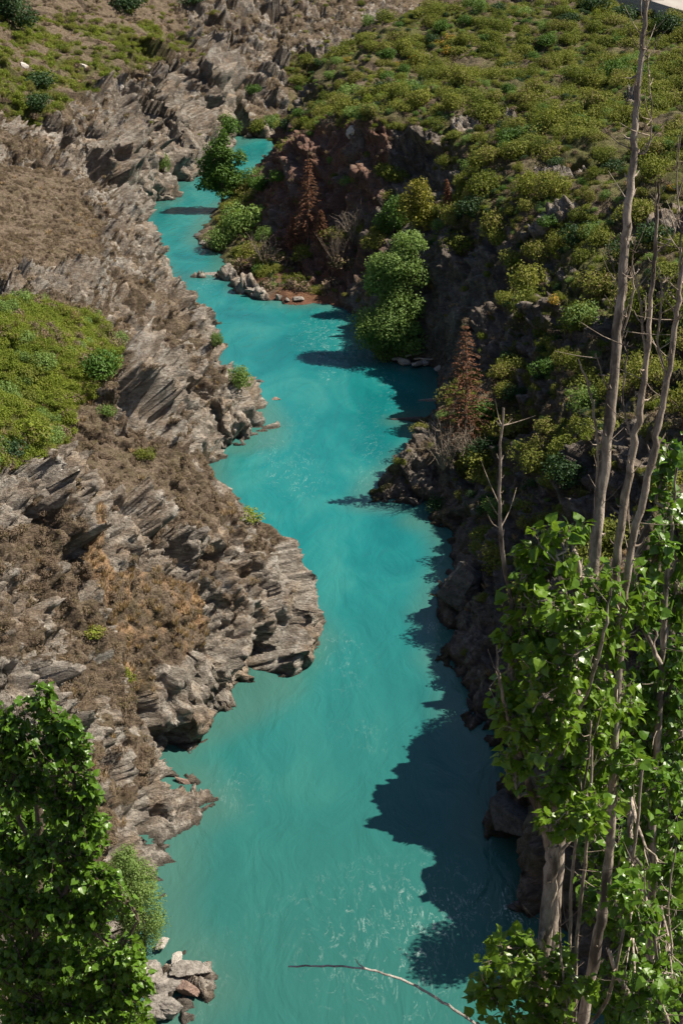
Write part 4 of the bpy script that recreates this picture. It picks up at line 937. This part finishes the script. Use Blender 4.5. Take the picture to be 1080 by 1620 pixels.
# 3 second bare poplar with two long stems
tC = frontroot('dead_poplar', 'bare poplar splitting into two long grey stems right of the thick trunk', 930, 1700, 8.1, 'dead tree')
mb = MB(); p4 = limb(mb, [(905, 1780, 17), (922, 1610, 15.5), (945, 1490, 14), (958, 1400, 13), (966, 1300, 11), (971, 1200, 10), (975, 1100, 10), (982, 1000, 10)], 8.1, 10, 6, .008, ra, True, True)
link('trunk', mb.build('trunk', [ML['bark']], True), tC)
mb = MB(); p5 = limb(mb, [(981, 1020, 9.5), (975, 900, 11), (985, 800, 10.5), (1003, 700, 9.5), (1018, 600, 8), (1026, 500, 6), (1034, 400, 5), (1040, 290, 3)], 8.1, 9, 6, .010, ra)
limb(mb, [(1020, 560, 4), (1012, 480, 3), (1000, 420, 2)], 8.1, 5, r=ra); limb(mb, [(1035, 400, 3), (1060, 380, 2.2), (1075, 340, 1.5)], 8.1, 5, r=ra); limb(mb, [(1000, 700, 3), (985, 640, 2.4), (990, 560, 1.6), (982, 500, 1)], 8.1, 5, r=ra)
link('limb', mb.build('limb', [ML['deadwood']], True), tC)
mb = MB(); p6 = limb(mb, [(979, 1010, 9), (992, 900, 10), (1015, 790, 9.5), (1038, 690, 9), (1054, 600, 8), (1066, 520, 7), (1080, 430, 6), (1098, 330, 4)], 8.0, 9, 6, .010, ra)
limb(mb, [(1054, 600, 3.5), (1040, 540, 3), (1046, 470, 2), (1040, 420, 1.2)], 8.0, 5, r=ra); limb(mb, [(1072, 480, 3), (1076, 380, 2.4), (1070, 300, 1.6), (1072, 215, 1)], 8.0, 5, r=ra)
link('limb', mb.build('limb', [ML['deadwood']], True), tC)
# 4 leafy poplar at the right edge
tD = frontroot('poplar_tree', 'leafy poplar at the right edge behind the bare stems', 1050, 1700, 9.0)
mb = MB(); p7 = limb(mb, [(1010, 1800, 14), (1022, 1600, 12), (1030, 1450, 11), (1032, 1300, 10), (1040, 1150, 9), (1048, 1000, 8), (1058, 880, 6), (1070, 740, 3)], 8.9, 9, 6, .01, ra, True, True)
link('trunk', mb.build('trunk', [ML['bark']], True), tD)
mb = MB(); p8 = limb(mb, [(1030, 1450, 8), (1005, 1380, 7), (995, 1300, 5), (1000, 1230, 3)], 8.8, 8, r=ra); p9 = limb(mb, [(1045, 1050, 6), (1012, 980, 6), (1000, 900, 5), (1020, 850, 3)], 8.8, 8, r=ra)
p10 = limb(mb, [(1022, 1600, 8), (985, 1560, 6), (960, 1500, 4)], 8.8, 8, r=ra)
link('limb', mb.build('limb', [ML['bark']], True), tD)
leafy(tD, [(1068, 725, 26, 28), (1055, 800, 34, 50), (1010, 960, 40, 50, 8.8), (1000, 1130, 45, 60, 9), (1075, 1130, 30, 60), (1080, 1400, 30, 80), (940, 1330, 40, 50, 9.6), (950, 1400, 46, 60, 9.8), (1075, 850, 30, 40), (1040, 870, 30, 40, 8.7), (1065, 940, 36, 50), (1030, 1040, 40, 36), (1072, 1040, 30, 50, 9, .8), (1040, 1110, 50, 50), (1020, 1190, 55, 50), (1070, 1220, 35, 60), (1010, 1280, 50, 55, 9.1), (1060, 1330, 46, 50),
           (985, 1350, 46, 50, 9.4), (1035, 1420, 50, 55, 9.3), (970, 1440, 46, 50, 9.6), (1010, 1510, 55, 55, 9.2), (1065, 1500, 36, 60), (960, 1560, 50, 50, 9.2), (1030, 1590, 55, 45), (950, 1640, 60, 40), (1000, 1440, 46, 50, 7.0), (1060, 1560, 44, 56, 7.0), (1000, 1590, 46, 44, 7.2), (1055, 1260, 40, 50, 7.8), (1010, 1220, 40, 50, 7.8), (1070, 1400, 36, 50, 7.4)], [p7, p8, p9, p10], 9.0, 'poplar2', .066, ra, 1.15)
# 5 thin dead saplings along the bottom right
for lab, l, Y in [('thin grey sapling left of the split poplar trunk', [[(886, 1720, 5), (896, 1600, 5), (900, 1500, 4.5), (903, 1400, 4), (914, 1300, 4), (930, 1200, 3), (934, 1140, 2)]], 7.7),
                  ('thin sapling close against the split poplar trunk', [[(904, 1740, 6), (908, 1600, 5.5), (913, 1480, 5), (924, 1370, 4.5), (932, 1270, 4), (936, 1180, 2.5)]], 7.6),
                  ('short broken sapling at the bottom beside the forked trunk', [[(900, 1700, 3.5), (896, 1600, 3), (886, 1500, 2.6), (884, 1420, 2)]], 7.4),
                  ('pale branching dead sapling at the bottom right', [[(1048, 1720, 5), (1046, 1590, 4.5), (1036, 1500, 3.6), (1032, 1440, 3), (1038, 1395, 2)], [(1046, 1590, 3.5), (1062, 1510, 3), (1056, 1430, 2.6), (1068, 1340, 2)], [(1040, 1520, 2.5), (1022, 1440, 2), (1018, 1360, 1.3)]], 7.2),
                  ('curved grey branch stem in front of the split trunk', [[(880, 1760, 6), (960, 1580, 4.5), (985, 1470, 4), (1004, 1330, 4), (1015, 1220, 3)], [(985, 1470, 3), (972, 1420, 2), (980, 1360, 1.5)]], 7.5)]:
    mb = MB()
    for i, q in enumerate(l): limb(mb, q, Y, 7, 5, .004, ra, True, i == 0)
    tag(link('dead_sapling', mb.build('dead_sapling', [ML['deadwood']], True)), lab, 'dead sapling')
# 6 big leafy tree at lower left
tL = frontroot('leafy_tree', 'dense dark green leafy tree filling the lower left corner', 40, 1750, 9.0)
mb = MB(); q0 = limb(mb, [(30, 1850, 24), (45, 1620, 22), (55, 1480, 18), (60, 1350, 14), (62, 1230, 9), (64, 1120, 4)], 9.6, 10, 6, .01, ra, True, True)
link('trunk', mb.build('trunk', [ML['darkbark']], True), tL)
mb = MB(); q1 = limb(mb, [(55, 1480, 10), (110, 1400, 8), (125, 1300, 6), (110, 1200, 4)], 9.3, 8, r=ra); q2 = limb(mb, [(45, 1620, 12), (120, 1560, 9), (180, 1520, 6), (205, 1480, 3)], 9.3, 8, r=ra); q3 = limb(mb, [(60, 1350, 8), (20, 1270, 6), (15, 1180, 3)], 9.6, 8, r=ra)
link('limb', mb.build('limb', [ML['darkbark']], True), tL)
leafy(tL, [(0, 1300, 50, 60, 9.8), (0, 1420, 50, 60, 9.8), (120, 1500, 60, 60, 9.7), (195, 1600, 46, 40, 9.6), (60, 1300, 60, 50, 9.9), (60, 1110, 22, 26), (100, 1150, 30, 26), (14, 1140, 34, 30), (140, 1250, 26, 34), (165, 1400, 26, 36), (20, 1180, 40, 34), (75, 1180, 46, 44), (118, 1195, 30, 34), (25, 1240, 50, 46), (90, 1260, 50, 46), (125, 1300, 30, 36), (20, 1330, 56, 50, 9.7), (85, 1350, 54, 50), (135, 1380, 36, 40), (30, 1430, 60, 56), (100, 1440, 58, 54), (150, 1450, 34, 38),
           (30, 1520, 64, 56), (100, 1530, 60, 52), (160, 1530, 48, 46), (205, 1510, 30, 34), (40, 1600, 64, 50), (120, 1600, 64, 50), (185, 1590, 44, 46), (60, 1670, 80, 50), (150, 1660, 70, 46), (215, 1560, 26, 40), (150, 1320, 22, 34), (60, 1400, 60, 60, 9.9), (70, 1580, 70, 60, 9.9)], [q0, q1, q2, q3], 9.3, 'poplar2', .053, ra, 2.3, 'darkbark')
for root in (tA, tB, tC, tD, tL):
    ch = [o for o in root.children]
    t = [o for o in ch if o.name.startswith('trunk')][0]; v0 = np.array([t.data.vertices[k].co[:] for k in range(8)]).mean(0)
    root.location = v0
    for o in ch: o.matrix_parent_inverse.identity(); o.location = -Vector(v0)

# road on the terrace at the top right
mR = NM('gravel_road'); pr = mR.n('ShaderNodeBsdfPrincipled'); mR.l(mR.ramp(mR.noise(4, 6, .7), [(.35, (.24, .21, .19)), (.65, (.34, .31, .28))]), pr.inputs['Base Color']); pr.inputs['Roughness'].default_value = .95; mR.l(pr.outputs[0], mR.out.inputs[0])
rc = smoothpath([tuple(at(a, b_, Y=c)) for a, b_, c in [(900, -40, 250), (990, -14, 228), (1040, 3, 214), (1085, 18, 203), (1180, 46, 188)]], 8)
T = unit(np.gradient(rc, axis=0)); Sd = unit(np.cross(T, (0, 0, 1))); prof = [(-3.6, -1.6), (-3.2, .15), (0, .22), (3.2, .15), (3.6, -1.6)]
RP = np.stack([rc + Sd * a + np.array((0, 0, b_ + .7)) + np.array((0, 0, 1)) * (-a * .0) for a, b_ in prof], 1)
tag(link('road', gridmesh('road', RP, mR.m, False)), kind='structure')

# every hillside shrub is told apart by its nearest landmark, its side of it and its size
ORD = ['first', 'second', 'third', 'fourth', 'fifth', 'sixth', 'seventh', 'eighth', 'ninth', 'tenth', 'eleventh', 'twelfth', 'thirteenth', 'fourteenth', 'fifteenth', 'sixteenth', 'seventeenth', 'eighteenth', 'nineteenth', 'twentieth'] + ['twenty ' + q for q in ('first', 'second', 'third', 'fourth', 'fifth', 'sixth', 'seventh', 'eighth', 'ninth')] + ['thirtieth'] + ['thirty ' + q for q in ('first', 'second', 'third', 'fourth', 'fifth', 'sixth', 'seventh', 'eighth', 'ninth')]
LM = [(615, 112, 'the blue green hilltop bushes'), (582, 178, 'the bright bush by the pale boulder'), (785, 20, 'the green bush near the top edge'), (705, 70, 'the orange broom group'), (860, 70, 'the upright green hilltop bush'),
      (825, 220, 'the bright ledge bushes'), (915, 198, 'the bush right of the ledge bushes'), (970, 270, 'the dark upright bush by the thick trunk'), (935, 375, 'the pale bush above the scree'), (865, 360, 'the grey scree patch'),
      (1055, 235, 'the right edge orange flowers'), (1030, 385, 'the large dark bush by the bare stems'), (740, 335, 'the dark bush on the spur'), (920, 515, 'the pale bush over the overhang'), (860, 590, 'the end of the overhanging rock'),
      (762, 690, 'the dead rust conifer'), (890, 760, 'the bush in deep shade'), (780, 810, 'the low light bush by the water'), (938, 20, 'the dark bushes under the road'), (810, 116, 'the single orange broom'), (550, 94, 'the far left ridge broom'),
      (668, 330, 'the yellow and orange tree'), (625, 420, 'the upper cove willow'), (620, 520, 'the lower cove willow'), (485, 300, 'the brown dead conifer'), (385, 350, 'the spit willow bush'), (500, 150, 'the dark crest above the far bend'), (1050, 130, 'the top of the thin right stems'), (700, 150, 'the open slope under the broom'), (960, 620, 'the thick bare trunk'), (820, 450, 'the cliff top above the conifer')]
bk = {}
for o, X_, Y_, sz_ in HS:
    k = min(LM, key=lambda q: (q[0] - X_) ** 2 + (q[1] - Y_) ** 2); dx, dy = X_ - k[0], Y_ - k[1]
    rel = ('right of' if dx > 0 else 'left of') if abs(dx) > abs(dy) else ('below' if dy > 0 else 'above')
    bk.setdefault((sz_, rel, k[2]), []).append((X_, o))
for (sz_, rel, nm), l in bk.items():
    l.sort(key=lambda q: q[0])
    for i, (_, o) in enumerate(l):
        tag(o, f'{sz_} olive shrub just {rel} {nm}' if len(l) == 1 else f'{ORD[min(i, 38)].replace(" ", "-")} {sz_} olive shrub {rel} {nm}, from left', 'shrub', 'olive shrubs covering the right hillside')
for key, txt in (('stones on the cove beach', 'pale stone on the cove beach'), ('dry bushes on the low spit', 'brown twiggy bush on the low spit'), ('pale rocks along the spit', 'grey rock at the water edge of the spit'), ('drift logs on the cove beach', 'bleached drift log on the cove beach')):
    l = sorted([o for o in C.objects if o.get('group') == key], key=lambda o: project(np.array(o.location if o.location.length > .1 else o.data.vertices[0].co))[0])
    for i, o in enumerate(l): o['label'] = f'{txt}, {ORD[i]} from the left'
